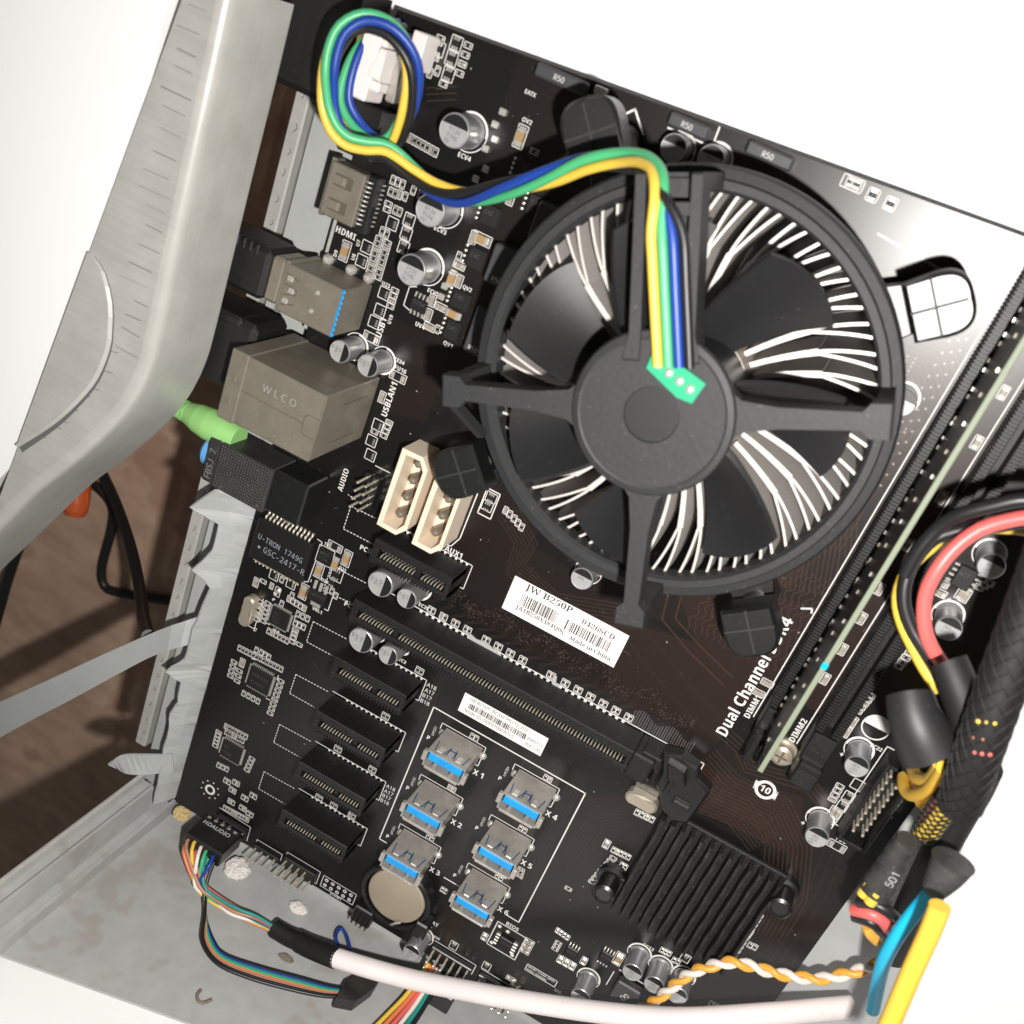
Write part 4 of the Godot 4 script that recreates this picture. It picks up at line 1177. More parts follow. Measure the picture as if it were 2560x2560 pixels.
	chip_row(-38.0, -45.4, -37.9, -51.0, 4); chip_row(-35.4, -47.4, -35.2, -51.4, 3); chip_part(-35.3, -44.1, "mid", 90); chip_row(-31.8, -54.4, -26.4, -54.2, 4, "res", 90); chip_row(-21.0, -42.8, -21.2, -56.0, 8)
	chip_row(-34.4, -69.9, -26.8, -69.4, 7, "res", 90); chip_row(-33.6, -71.9, -27.4, -71.5, 6, "res", 90); chip_row(-36.3, -73.6, -36.1, -79.4, 5); chip_row(-22.4, -76.2, -22.9, -81.4, 4); chip_row(-33.0, -86.0, -29.8, -85.6, 3, "res", 90)
	for q in [[-25.2, -88.8], [-25.6, -92.4], [-18.0, -89.8], [-20.6, -92.6], [-24.8, -97.2], [-17.2, -97.6], [-20.2, -97.0], [-28.4, -90.2]]: chip_row(q[0] - 0.7, q[1], q[0] + 0.7, q[1], 2, "res", 90)
	sk.disc(-33.4, -97.4, 2.0, 0.05, 16, 1.2); 
	for i in 9: sk.disc(-33.4 + cos(i * 0.7) * 3.4, -97.4 + sin(i * 0.7) * 3.4, 0.3, 0.05, 6)
	chip_row(-26.4, -101.0, -17.4, -100.4, 9, "res", 90)
	chip_row(-32.2, 95.1, -32.0, 86.0, 8); chip_row(-29.7, 95.1, -29.5, 86.0, 8)
	chip_row(-33.2, 109.8, -30.4, 109.8, 3, "res", 90); chip_row(-32.9, 107.0, -31.6, 107.0, 2, "res", 90); chip_row(-30.4, 107.2, -28.8, 107.4, 2, "res", 90); chip_row(-32.5, 104.0, -32.4, 102.6, 2); chip_row(-30.2, 103.4, -29.0, 103.4, 2, "res", 90); chip_row(-32.0, 97.2, -30.6, 97.0, 2, "res", 90)
	chip_row(-27.2, 109.6, -25.0, 109.4, 2, "res", 90); chip_row(-28.0, 113.6, -24.2, 112.8, 2)
	flat_chip(-35.0, 91.8); flat_chip(-35.3, 88.0); flat_chip(-26.7, 82.9); flat_chip(-26.4, 78.3); flat_chip(-27.0, 74.8); flat_chip(-17.1, 49.2); flat_chip(-17.4, 44.2); flat_chip(-16.4, 40.2); flat_chip(-30.2, 100.0)
	for q in [[-25.9, 102.6], [-25.6, 99.2], [-25.2, 95.8], [-27.8, 144.0], [-27.8, 140.6], [-27.4, 137.2], [-31.6, 141.4]]: sot(q[0], q[1], 1.5, 1.15)
	chip_part(-40.3, 88.4, "big", 90); chip_part(-26.2, 70.6, "bigres"); chip_part(-15.7, 64.2, "bigres"); chip_row(-23.9, 84.8, -23.8, 80.6, 4); chip_row(-13.4, 86.8, -13.1, 82.9, 2, "mid", 90)
	chip_part(-11.8, 80.2, "mid"); chip_part(-9.5, 80.6, "res", 90); chip_part(-10.2, 94.0, "big", 90, false); chip_part(-8.2, 94.2, "mid", 90); chip_part(-10.6, 86.2, "mid"); chip_part(-6.8, 86.0, "big", 0, false); chip_part(-9.5, 97.8, "mid"); chip_part(-10.4, 99.8, "res", 90); chip_part(-6.2, 106.0, "big")
	for q in [[-11.2, 88.8], [-11.2, 91.6], [-12.4, 118.4], [-10.8, 121.4], [-12.2, 131.4], [-11.4, 134.6], [-12.6, 125.6], [-11.0, 128.4]]:
		var f := MB.new(); f.bx(q[0] - 0.9, q[0] + 0.9, q[1] - 0.8, q[1] + 0.8, 0.05, 0.9, 0.2); part(mbd, "terminal", [[f, M.solder]])
	chip_part(-5.4, 131.2, "big", 90); chip_part(-8.4, 105.4, "mid", 90); chip_part(-2.6, 117.6, "mid", 90); chip_part(-1.0, 129.4, "res")
	chip_row(-14.0, 51.4, -14.3, 47.2, 4); chip_part(-18.2, 57.0, "mid", 90); chip_part(-17.2, 47.0, "res")
	for i in 4: chip_row(15.5 + i * 3.97, 5.9, 16.6 + i * 3.97, 5.9, 2, "res", 90)
	for i in 4: chip_row(33.5 + i * 3.97, 5.9, 34.6 + i * 3.97, 5.9, 2, "res", 90)
	for i in 2: chip_row(54.5 + i * 4.6, 5.9, 55.6 + i * 4.6, 5.9, 2, "res", 90)
	for i in 5: chip_row(63.1 + i * 3.97, 5.9, 64.2 + i * 3.97, 5.9, 2, "res", 90)
	for q in [[19.3, -14.2], [16.8, -55.0], [9.2, -75.6], [16.0, -75.4], [3.6, -76.0], [14.6, -34.6], [4.0, -54.8]]: chip_row(q[0] - 0.65, q[1], q[0] + 0.65, q[1], 2, "res", 90)
	chip_row(72.0, -59.6, 72.4, -62.2, 3); chip_row(52.6, -82.8, 53.8, -82.8, 2, "res", 90)
	chip_part(90.8, -35.4, "mid", 90); chip_row(93.4, -36.0, 98.0, -35.6, 5, "res", 90); chip_row(94.4, -38.6, 92.4, -50.2, 8); chip_row(97.6, -39.2, 98.6, -39.2, 2, "res", 90); chip_row(137.5, -30.6, 137.8, -47.4, 10); chip_row(140.0, -41.4, 141.4, -41.2, 2, "res", 90)
	chip_part(87.2, -56.9, "res"); chip_row(90.4, -73.2, 94.0, -73.6, 4, "res", 90); chip_row(95.4, -82.8, 99.6, -82.6, 3, "mid", 90); chip_part(110.4, -70.6, "big", 90); chip_part(101.8, -78.4, "mid", 90); chip_row(92.4, -77.4, 92.4, -80.2, 3); chip_row(94.0, -20.4, 98.6, -20.0, 4, "res", 90)
	chip_row(120.0, -59.2, 122.2, -59.0, 3, "res", 90); chip_row(124.4, -60.2, 125.6, -60.0, 2, "res", 90); chip_row(140.2, -67.4, 142.4, -67.2, 3, "res", 90); sot(126.8, -57.4, 1.4, 1.1)
	chip_row(106.3, 31.2, 107.0, 34.9, 2, "mid"); chip_row(130.2, 33.0, 130.2, 36.4, 2, "mid", 90); chip_row(129.8, 39.8, 130.4, 45.2, 5); chip_row(132.2, 55.6, 132.6, 60.0, 4)
	for q in [[118.5, 71.2], [118.6, 62.4], [118.6, 52.8], [118.8, 43.5], [119.6, 97.6], [118.6, 84.0], [119.8, 112.0], [119.0, 124.0]]: chip_part(q[0], q[1], "mid", 90)
	chip_row(137.6, 82.4, 139.0, 84.4, 3); chip_row(130.0, 79.4, 130.8, 77.0, 2, "mid"); chip_row(134.9, 79.2, 136.1, 79.0, 2, "mid", 90)
	chip_row(136.3, 18.2, 136.6, 13.6, 4); flat_chip(139.6, 21.0); sot(139.6, 16.6, 1.4, 1.1); sot(139.6, 13.2, 1.4, 1.1); chip_row(138.4, 10.6, 139.8, 10.4, 2, "mid", 90); chip_part(144.2, 1.7, "bigres")
	chip_row(-31.9, 143.6, -31.9, 139.4, 2); chip_row(-32.0, 135.8, -30.3, 136.9, 2, "res", 90); chip_row(-24.8, 144.6, -24.8, 138.4, 4); chip_part(-27.9, 134.8, "res"); chip_row(-33.2, 120.6, -24.6, 120.0, 8, "res", 90)
	sot(20.2, 45.6, 1.6, 1.0); sot(20.0, 42.8, 1.6, 1.0); sk.rect(18.2, 22.2, 39.8, 47.6, 0.3); chip_row(25.2, 44.2, 26.6, 43.8, 2, "res", 90); chip_row(28.2, 43.2, 31.0, 42.0, 3, "res", 90)
	chip_part(71.2, -90.8, "mid", 90); chip_row(84.4, -83.0, 84.4, -87.4, 3, "mid"); sot(63.6, -101.0, 1.4, 1.2); sot(76.0, -101.4, 1.4, 1.2); sk.rect(87.2, 97.9, -94.0, -91.3, 0.25)
	chip_row(84.8, -100.6, 87.0, -101.8, 2, "mid"); chip_row(68.4, 150.2, 70.4, 150.2, 4, "res", 90); sot(74.2, 149.6, 1.3, 1.0); sot(78.4, 149.4, 1.3, 1.0)
	sk.rect(66.8, 71.6, 148.8, 151.4, 0.25)
	# --- headers and edge connectors
	header(-10.4, -107.2, 4, 1); header(1.2, -107.4, 5, 2, [[4, 1]]); header(-26.6, -107.2, 5, 2, [[3, 1]])
	sk.rect(-11.8, -1.6, -108.6, -105.8, 0.25); sk.rect(-0.2, 13.0, -109.2, -103.6, 0.25); sk.rect(14.5, 27.3, -108.9, -104.0, 0.25); sk.loop([[-28.2, -102.2], [-15.4, -102.6], [-15.2, -108.8]], 0.25, false)
	for i in 5:
		for j in 2:
			sk.disc(16.0 + i * 2.4, -107.6 + j * 2.2, 0.7, 0.05, 10, 0.3)
	var hd2 := MB.new()
	header(-14.0, 27.4, 1, 4); header(-11.4, 27.4, 1, 4)
	sk.loop([[-8.9, 38.2], [-13.8, 38.1]], 0.25, false); sk.loop([[-18.8, 26.2], [-14.6, 25.6]], 0.25, false)
	for q in [[57.5, 73.5], [75, 87.5]]:
		header(q[0] + 1.2, -107.6, 6, 2); sk.loop([[q[0], -103.4], [q[1] - 0.6, -103.4], [q[1] - 0.6, -108]], 0.3, false)
	# front USB header by the board's edge: black shroud full of dusty pins
	var fu := MB.new()
	fu.bx(141.2, 142.2, 8.6, 34.6, 0.2, 8.6, 0.2); fu.bx(148.0, 149.0, 8.6, 34.6, 0.2, 8.6, 0.2); fu.bx(142.2, 148.0, 8.6, 9.6, 0.2, 8.5, 0.2); fu.bx(142.2, 148.0, 33.6, 34.6, 0.2, 8.5, 0.2); fu.bx(142.0, 148.2, 9.4, 33.8, 0.2, 1.2)
	var fp := part(mbd, "shrouded_header", [[fu, M.slot]], "black shrouded header full of dusty pins at the board edge")
	for i in 10:
		for j in 2:
			var p := MB.new(); p.bx(143.6 + j * 2.6, 144.4 + j * 2.6, 11.4 + i * 2.1, 12.2 + i * 2.1, 1.0, 6.4, 0.2); part(fp, "pin", [[p, M.contact]])
	sk.loop([[142.4, 34.8], [140.6, 34.8], [140.6, 7.4], [141.8, 7.4]], 0.25, false)
	# memory slots
	for s in [[112.6, "black memory slot holding the green edged module"], [125.4, "empty black memory slot with toothed walls"]]:
		var u: float = s[0]
		var b := MB.new()
		b.bx(u - 3.2, u - 1.0, 26.5, 168, 0.2, 7.6, 0.2); b.bx(u + 1.0, u + 3.2, 26.5, 168, 0.2, 7.6, 0.2); b.bx(u - 1.1, u + 1.1, 26.5, 168, 0.2, 2.5)
		var v := 34.0
		while v < 166.0:
			b.bx(u - 3.35, u - 1.3, v, v + 0.42, 7.4, 8.3); b.bx(u + 1.3, u + 3.35, v, v + 0.42, 7.4, 8.3)
			b.bx(u - 3.4, u - 3.1, v, v + 0.42, 1.0, 7.6)
			v += 0.85
		b.bx(u - 3.3, u + 3.3, 24.5, 33.5, 0.15, 9.5, 0.4)
		var p := part(mbd, "memory_slot", [[b, M.slot]], s[1])
		var la := MB.new()
		if u < 120.0:
			la.bx(u - 2.8, u - 0.9, 18.6, 27.5, 0.2, 13.5, 0.4); la.bx(u + 0.9, u + 2.6, 18.6, 27.5, 0.2, 12.5, 0.4); la.bx(u - 1.0, u + 1.0, 18.6, 22, 0.2, 8, 0.3)
		else:
			la.bx(u - 2.9, u + 3.6, 18.4, 25.4, 0.2, 12.0, 0.6)
			for i in 6: la.bx(u - 2.4, u + 3.1, 19.2 + i * 0.75, 19.5 + i * 0.75, 11.9, 12.2)
		part(p, "end_latch", [[la, M.black_plastic]])
	sk.line(108.3, 24.4, 108.3, 156, 0.3); sk.line(121.3, 23.4, 121.3, 156, 0.3); sk.line(129.0, 34, 129.0, 156, 0.25)
	# --- printed words
	var words := [["HDMI", -44.4, 91.9, 1.6, 0], ["U7", -36.9, 91.0, 1.0, 90], ["U6", -37.1, 87.2, 1.0, 90], ["D9", -42.2, 86.0, 1.0, 90], ["U23", -27.9, 84.7, 1.0, 0], ["USB1", -23.6, 71.6, 1.7, 90], ["USBLAN1", -15.2, 52.4, 1.7, 90], ["AUDIO", -20.8, 26.0, 1.6, 90], ["PCIE1", -10.4, 12.4, 1.5, 2], ["PCIE2", -9.4, -6.9, 1.5, 2], ["AUX1", 13.2, 25.0, 1.6, 0], ["AUX2", 4.6, 25.0, 1.6, 0], ["UV4", -15.7, 78.9, 1.1, 0], ["QV2", -6.8, 92.7, 1.0, 0], ["QV1", -6.8, 77.4, 1.1, 0], ["ECV5", -15.4, 88.3, 1.0, 0], ["ECV4", -18.9, 121.3, 1.1, 0], ["ECV3", -18.9, 103.1, 1.1, 0], ["CE34", -18.3, 67.8, 1.0, 0], ["FU16", -17.4, 65.8, 1.1, 0], ["DVI", -32.4, 124.8, 1.6, 90], ["VGA1", -33.0, 136.4, 1.6, 90], ["BIOS", 75.4, -81.9, 1.4, 0], ["VRL1", -18.6, -13.6, 1.1, 0], ["UL4", -28.6, -27.3, 0.9, 0], ["D21", -14.5, 3.3, 1.0, 0], ["D20", -18.7, -3.2, 1.0, 0], ["T1", -21.2, 8.0, 1.0, 0], ["Y2", -33.8, -31.2, 1.0, 90], ["EC20", 11.9, 5.2, 1.1, 0], ["EC2", 12.1, -14.6, 1.1, 0], ["CC12", 114.4, -61.4, 1.1, 0], ["EC22", 137.0, 32.6, 1.0, 0], ["FU8", 143.0, 3.4, 1.1, 0], ["DIMM1", 107.6, 23.2, 1.6, 90], ["DIMM2", 120.6, 23.2, 1.6, 90], ["F_USB3", 151.6, 15.6, 1.7, 90], ["JCOM1", 18.6, -110.2, 1.0, 0], ["AT", 54.0, -97.8, 1.4, 0], ["+", 131.8, 26.2, 1.6, 0], ["+", 133.1, 2.4, 1.6, 0], ["+", 133.0, 76.0, 1.6, 0], ["U19", -22.2, 76.2, 1.0, 90], ["OV2", -6.4, 134.4, 1.0, 0], ["EATX", -8.0, 140.2, 0.9, 0], ["ASR2", 73.6, 1.6, 1.0, 0], ["MS", 98.4, -95.4, 1.2, 0], ["SHORT: CLEAR CMOS", 87.6, -92.4, 0.7, 0], ["OPEN: NORMAL", 87.6, -93.7, 0.7, 0], ["CE30", 55.8, -102.4, 0.9, 0], ["R139", 139.0, -39.2, 0.9, 90]]
	for w in words: txt(sk, w[0], w[1], w[2], w[3], w[4])
	for v in [-20.32, -60.96]:
		var k := 0
		for w in ["A18", "A17", "B17", "B18"]:
			txt(sk, w, 22.9, v + 2.6 - k * 2.0, 1.35, 2, "sans"); k += 1
	txt(sk, "Dual Channel DDR4", 104.9, 15.0, 3.1, 90, "bold", 0.97)
	sk.loop([[86, 70], [89, 71.5], [90, 70.5]], 0.4, false)
	# outlines round the cooler and at the far edge
	sk.loop([[14.8, 143.1], [18.1, 146.4], [21.9, 142.3]], 0.5, false); sk.loop([[-1.5, 145.0], [9.6, 145.2], [9.4, 147.0]], 0.4, false); sk.loop([[26.8, 145.6], [37.7, 145.6], [37.5, 149.8]], 0.4, false); sk.loop([[105, 57.6], [107.2, 58.8], [107.6, 57.8]], 0.45, false)
	# recycling style roundel with 10
	sk.disc(120.8, 6.4, 2.9, 0.05, 28, 2.05); txt(sk, "10", 119.3, 5.5, 2.0, 0, "bold", 1.0)
	sk.loop([[117.9, 5.4], [117.6, 7.6], [118.9, 7.4]], 0.5); sk.loop([[123.8, 7.4], [124.0, 5.2], [122.9, 5.6]], 0.5)
	for i in 5: sk.disc(150.2 - i * 0.3, -59.6 - i * 1.5, 0.42, 0.05, 8)
	part(mbd, "silkscreen", [[sk, M.silk]]).set_meta("kind", "stuff")
	# --- paper labels
	var lb := MB.new(); lb.bx(34.6, 69.7, 17.5, 28.3, 0.03, 0.16)
	var l1 := part(mbd, "paper_label", [[lb, M.label]], "large white barcode label with serial number")
	var i1 := MB.new()
	txt(i1, "JW B250P", 38.6, 25.5, 1.9, 0, "serif", 1.15, 0.18); txt(i1, "0426SCD", 56.6, 24.9, 1.6, 0, "serif", 1.05, 0.18); txt(i1, "JA1B250X184Q0", 38.2, 19.0, 1.3, 0, "serif", 1.0, 0.18); txt(i1, "S", 52.4, 19.0, 1.3, 0, "serif", 1.0, 0.18); txt(i1, "Made in China", 55.4, 18.7, 1.25, 0, "serif", 1.0, 0.18)
	barcode(i1, 38.6, 50.0, 21.0, 24.6, 0.18, 12); barcode(i1, 52.8, 66.2, 20.8, 24.0, 0.18, 13)
	part(l1, "print", [[i1, M.ink]])
	lb = MB.new(); lb.bx(34.5, 62.2, -19.7, -13.0, 0.03, 0.16)
	var l2 := part(mbd, "paper_label", [[lb, M.label]], "small white barcode label beside the upright sockets")
	i1 = MB.new()
	txt(i1, "JW B250P  BCXM-PB112-202", 36.6, -14.9, 1.15, 0, "sans", 0.95, 0.18); txt(i1, "Node ID: 00E070BFA725", 36.4, -18.9, 1.15, 0, "sans", 0.95, 0.18); txt(i1, "BM0112", 56.6, -16.8, 1.05, 0, "sans", 1.0, 0.18); txt(i1, "VER:1.00", 56.4, -18.8, 1.0, 0, "sans", 0.95, 0.18)
	barcode(i1, 37.0, 55.6, -17.3, -15.4, 0.18, 14)
	part(l2, "print", [[i1, M.ink]])

func barcode(mb: MB, u0: float, u1: float, v0: float, v1: float, z: float, sd: int) -> void:
	var r := RandomNumberGenerator.new(); r.seed = sd
	var u := u0
	while u < u1:
		var w: float = [0.16, 0.16, 0.3, 0.42][r.randi_range(0, 3)]
		mb.quad(Vector3(u, v0, z), Vector3(u + w, v0, z), Vector3(u + w, v1, z), Vector3(u, v1, z))
		u += w + [0.16, 0.2, 0.34][r.randi_range(0, 2)]

# ---------------------------------------------------------------- cooler
const CX := 57.2
const CY := 99.8
func cooler() -> void:
	var c := thing("cpu_cooler", "round cooler with black fan, silver forked fins and four push pins", "cooler", Vector3(CX, CY, 1.0))
	var core := MB.new(); core.lathe(Vector3(CX, CY, 0), Vector3(0, 0, 1), [[0, 1], [17, 1], [17, 25], [15, 27], [0, 27]], 40)
	part(c, "heatsink_core", [[core, M.fin_core]])
	# one forked fin: a stem and two prongs that lean round the core
	var f := MB.new()
	var pt := func(r: float, deg: float) -> Vector2: return Vector2.from_angle(deg_to_rad(deg)) * r
	for k in [-1.0, 1.0]:
		var prev: Array = []
		for i in 9:
			var t := i / 8.0; var r := lerpf(29.5, 43.4, t)
			var a: float = lerpf(9.0, 0.0, t) + k * 2.2 * pow(t, 0.55)
			var w := 0.31
			var m: Vector2 = pt.call(r, a); var d: Vector2 = Vector2(-m.y, m.x).normalized() * w
			prev.append([m - d, m + d])
		for i in 8:
			f.prism(PackedVector2Array([prev[i][0], prev[i + 1][0], prev[i + 1][1], prev[i][1]]), 6, 28)
	var st: Array = []
	for i in 5:
		var t := i / 4.0; var r := lerpf(16.5, 30.4, t); var m: Vector2 = pt.call(r, lerpf(13.5, 8.7, t)); var d: Vector2 = Vector2(-m.y, m.x).normalized() * lerpf(0.5, 0.66, t)
		st.append([m - d, m + d])
	for i in 4: f.prism(PackedVector2Array([st[i][0], st[i + 1][0], st[i + 1][1], st[i][1]]), 6, 28.02)
	var fm := mesh_of([[f, M.fin]])
	for i in 41: inst(c, "fin", fm, Vector3(CX, CY, 0), 147.0 + i * 360.0 / 41.0)
	# fan frame: ring, hub plate, four arms
	var rg := MB.new()
	rg.lathe(Vector3(CX, CY, 0), Vector3(0, 0, 1), [[43.9, 19], [46.0, 19], [46.4, 26], [46.4, 29.2], [45.8, 30.2], [44.0, 30.6], [43.6, 31.4], [42.0, 31.4], [41.3, 30.6], [41.0, 26.5], [43.9, 26], [43.9, 19]], 96)
	part(c, "fan_ring", [[rg, M.fan]])
	var hub := MB.new()
	hub.lathe(Vector3(CX, CY, 0), Vector3(0, 0, 1), [[0, 49.5], [16.4, 49.5], [16.6, 51.6], [16.2, 52.3], [15.0, 52.6], [14.6, 52.4], [5.6, 52.4], [5.4, 51.9], [0, 51.9]], 72)
	part(c, "hub_plate", [[hub, M.fan]])
	var hl := MB.new(); hl.disc(CX, CY, 5.3, 52.0, 40)
	part(c, "hub_label", [[hl, M.fan_dark]])
	var rot := MB.new(); rot.lathe(Vector3(CX, CY, 0), Vector3(0, 0, 1), [[0, 28.5], [14.5, 28.5], [15.6, 31], [15.6, 46.5], [14.8, 47.5], [0, 47.5]], 48)
	part(c, "rotor_hub", [[rot, M.blade]])
	for q in [[-160.4, 3.5, 45.4], [-71.8, 3.3, 46.2], [24.0, 3.6, 45.0]]:
		var a := MB.new()
		var d := Vector2.from_angle(deg_to_rad(q[0])); var n := Vector2(-d.y, d.x)
		var w: float = q[1]; var L: float = q[2]
		var o := Vector2(CX, CY)
		a.prism(PackedVector2Array([o + d * 12 - n * (w + 3.6), o + d * 17 - n * (w * 0.9), o + d * 24 - n * w * 0.62, o + d * (L - 5) - n * w * 0.5, o + d * (L - 3.6) - n * w * 0.95, o + d * L - n * w * 0.95, o + d * L + n * w * 0.95, o + d * (L - 3.6) + n * w * 0.95, o + d * (L - 5) + n * w * 0.5, o + d * 24 + n * w * 0.62, o + d * 17 + n * (w * 0.9), o + d * 12 + n * (w + 3.6)]), 46.5, 51.6, 0.5)
		a.prism(PackedVector2Array([o + d * (L - 3.4) - n * w * 0.8, o + d * (L - 0.4) - n * w * 0.8, o + d * (L - 0.4) + n * w * 0.8, o + d * (L - 3.4) + n * w * 0.8]), 22, 47)
		part(c, "arm", [[a, M.fan]])
		# brace from the arm's foot to the ring
		var b := MB.new()
		b.sheet([Vector3(o.x + d.x * (L - 1) + n.x * 2, o.y + d.y * (L - 1) + n.y * 2, 50), Vector3(o.x + d.x * 43 + n.x * 14, o.y + d.y * 43 + n.y * 14, 33)], [Vector3(o.x + d.x * (L - 1) + n.x * 2, o.y + d.y * (L - 1) + n.y * 2, 46), Vector3(o.x + d.x * 43 + n.x * 14, o.y + d.y * 43 + n.y * 14, 29)], 1.4)
		if q[0] < -100.0: part(c, "brace", [[b, M.fan]])
	# the arm that carries the wires: a channel with two walls
	var ta := MB.new()
	var d0 := Vector2.from_angle(deg_to_rad(112.0)); var n0 := Vector2(-d0.y, d0.x); var o0 := Vector2(CX + 1.6, CY)
	for s in [-1.0, 1.0]:
		ta.prism(PackedVector2Array([o0 + d0 * 11 + n0 * s * 7.6, o0 + d0 * 16 + n0 * s * 6.4, o0 + d0 * 45.0 + n0 * s * 6.2, o0 + d0 * 45.0 + n0 * s * 4.2, o0 + d0 * 16 + n0 * s * 4.0, o0 + d0 * 11 + n0 * s * 4.2]), 45, 53.2, 0.4)
	ta.prism(PackedVector2Array([o0 + d0 * 11 - n0 * 4.5, o0 + d0 * 44 - n0 * 4.5, o0 + d0 * 44 + n0 * 4.5, o0 + d0 * 11 + n0 * 4.5]), 45, 47.5)
	ta.prism(PackedVector2Array([o0 + d0 * 37.5 - n0 * 4.3, o0 + d0 * 40 - n0 * 4.3, o0 + d0 * 40 + n0 * 0.6, o0 + d0 * 37.5 + n0 * 0.6]), 50.8, 53.0, 0.3)
	ta.prism(PackedVector2Array([o0 + d0 * 42 - n0 * 6.2, o0 + d0 * 45 - n0 * 6.2, o0 + d0 * 45 + n0 * 6.2, o0 + d0 * 42 + n0 * 6.2]), 24, 46)
	part(c, "wire_arm", [[ta, M.fan]])
	var gp := MB.new()
	gp.prism(pv([[52.6, 112.0], [58, 111.4], [64.4, 110.2], [63.6, 105.6], [60.5, 105.4], [52.7, 108.0]]), 52.6, 53.6)
	var gpp := part(c, "wire_board", [[gp, M.green_pcb]])
	for i in 4:
		var s := MB.new(); s.lathe(Vector3(54.6 + i * 2.5, 109.6 - i * 0.55, 53.6), Vector3(0, 0, 1), [[1.0, 0], [0.7, 0.7], [0, 1.0]], 10); part(gpp, "solder_joint", [[s, M.solder]])
	# seven swept blades
	for k in 7:
		var a0 := 143.0 - 51.43 * k - 10.5
		var top: Array = []
		for i in 11:
			var row: Array = []
			for j in 9:
				var t := i / 10.0; var r := lerpf(15.0, 37.0 - 1.6 * pow(absf(t - 0.45) * 2.0, 2.0), j / 8.0)
				var ang := deg_to_rad(a0 - t * 30.5 + (32.0 - r) * 0.65)
				row.append(Vector3(CX + cos(ang) * r, CY + sin(ang) * r, 42.5 - 10.5 * t - 1.5 * sin(t * PI) + (r - 15.0) * 0.03))
			top.append(row)
		part(c, "blade", [[grid(top, 1.1), M.blade]])
	# push pins on the cooler's feet
	var lab := ["push pin under the fan cable", "push pin over the ivory sockets", "push pin beside the memory print", "push pin beside the memory slots"]
	var kx := 0
	for q in [[17.6, 140.0, 128.0], [16.9, 58.6, -140.0], [95.2, 57.0, -52.0], [96.2, 136.6, 40.0]]:
		var d := Vector2.from_angle(deg_to_rad(q[2])); var n := Vector2(-d.y, d.x); var o := Vector2(q[0], q[1])
		var cap := PackedVector2Array()
		for i in 19:
			var a := -PI * 0.5 + PI * i / 18.0
			var e := 1.0
			cap.append(o + d * (1.0 + 6.2 * signf(cos(a)) * pow(absf(cos(a)), 0.75)) + n * 6.4 * signf(sin(a)) * pow(absf(sin(a)), 0.75))
		cap.append(o - d * 5.2 + n * 5.9); cap.append(o - d * 5.2 - n * 5.9)
		var b := MB.new(); b.prism(cap, 17.5, 25.5, 0.9)
		var p := part(c, "push_pin", [[b, M.black_plastic]], lab[kx])
		var g := MB.new()
		g.prism(PackedVector2Array([o - d * 4.8 - n * 0.25, o + d * 6.0 - n * 0.25, o + d * 6.0 + n * 0.25, o - d * 4.8 + n * 0.25]), 25.4, 25.75)
		g.prism(PackedVector2Array([o - n * 5.8 - d * 0.25, o - n * 5.8 + d * 0.25, o + n * 5.8 + d * 0.25, o + n * 5.8 - d * 0.25]), 25.4, 25.7)
		part(p, "cross_ridge", [[g, M.fan]])
		var leg := MB.new(); leg.cyl(Vector3(q[0] - d.x * 1.2, q[1] - d.y * 1.2, 0.2), 4.2, 17.5, 20)
		leg.prism(PackedVector2Array([o - d * 1 - n * 4.6, o - d * 1 + n * 4.6, o - d * 13 + n * 6.5, o - d * 13 - n * 6.5]), 8, 14, 0.5)
		part(c, "pin_leg", [[leg, M.black_plastic]])
		kx += 1

func grid(t: Array, th: float) -> MB:
	var m := MB.new()
	var ni := t.size(); var nj: int = t[0].size()
	var nr: Array = []
	for i in ni:
		var row: Array = []
		for j in nj:
			var a: Vector3 = t[mini(i + 1, ni - 1)][j] - t[maxi(i - 1, 0)][j]; var b: Vector3 = t[i][mini(j + 1, nj - 1)] - t[i][maxi(j - 1, 0)]
			var k := a.cross(b).normalized()
			row.append(k if k.z > 0.0 else -k)
		nr.append(row)
	for i in ni - 1:
		for j in nj - 1:
			var p := [t[i][j], t[i + 1][j], t[i + 1][j + 1], t[i][j + 1]]; var n := [nr[i][j], nr[i + 1][j], nr[i + 1][j + 1], nr[i][j + 1]]
			var up: bool = (p[1] - p[0]).cross(p[2] - p[0]).dot(n[0]) > 0.0
			var o := [0, 1, 2, 3] if up else [0, 3, 2, 1]
			m.quadn(p[o[0]], p[o[1]], p[o[2]], p[o[3]], n[o[0]], n[o[1]], n[o[2]], n[o[3]])
			var w := [0, 3, 2, 1] if up else [0, 1, 2, 3]
			var l: Array = []
			for k in 4: l.append(p[w[k]] - n[w[k]] * th)
			m.quadn(l[0], l[1], l[2], l[3], -n[w[0]], -n[w[1]], -n[w[2]], -n[w[3]])
	var rim := []
	for i in ni: rim.append([i, 0])
	for j in range(1, nj): rim.append([ni - 1, j])
	for i in range(ni - 2, -1, -1): rim.append([i, nj - 1])
	for j in range(nj - 2, 0, -1): rim.append([0, j])
	var mid: Vector3 = t[ni / 2][nj / 2]
	for i in rim.size():
		var a = rim[i]; var b = rim[(i + 1) % rim.size()]
		var pa: Vector3 = t[a[0]][a[1]]; var pb: Vector3 = t[b[0]][b[1]]
		m.hq(mid, [pa, pb, pb - nr[b[0]][b[1]] * th, pa - nr[a[0]][a[1]] * th])
	return m

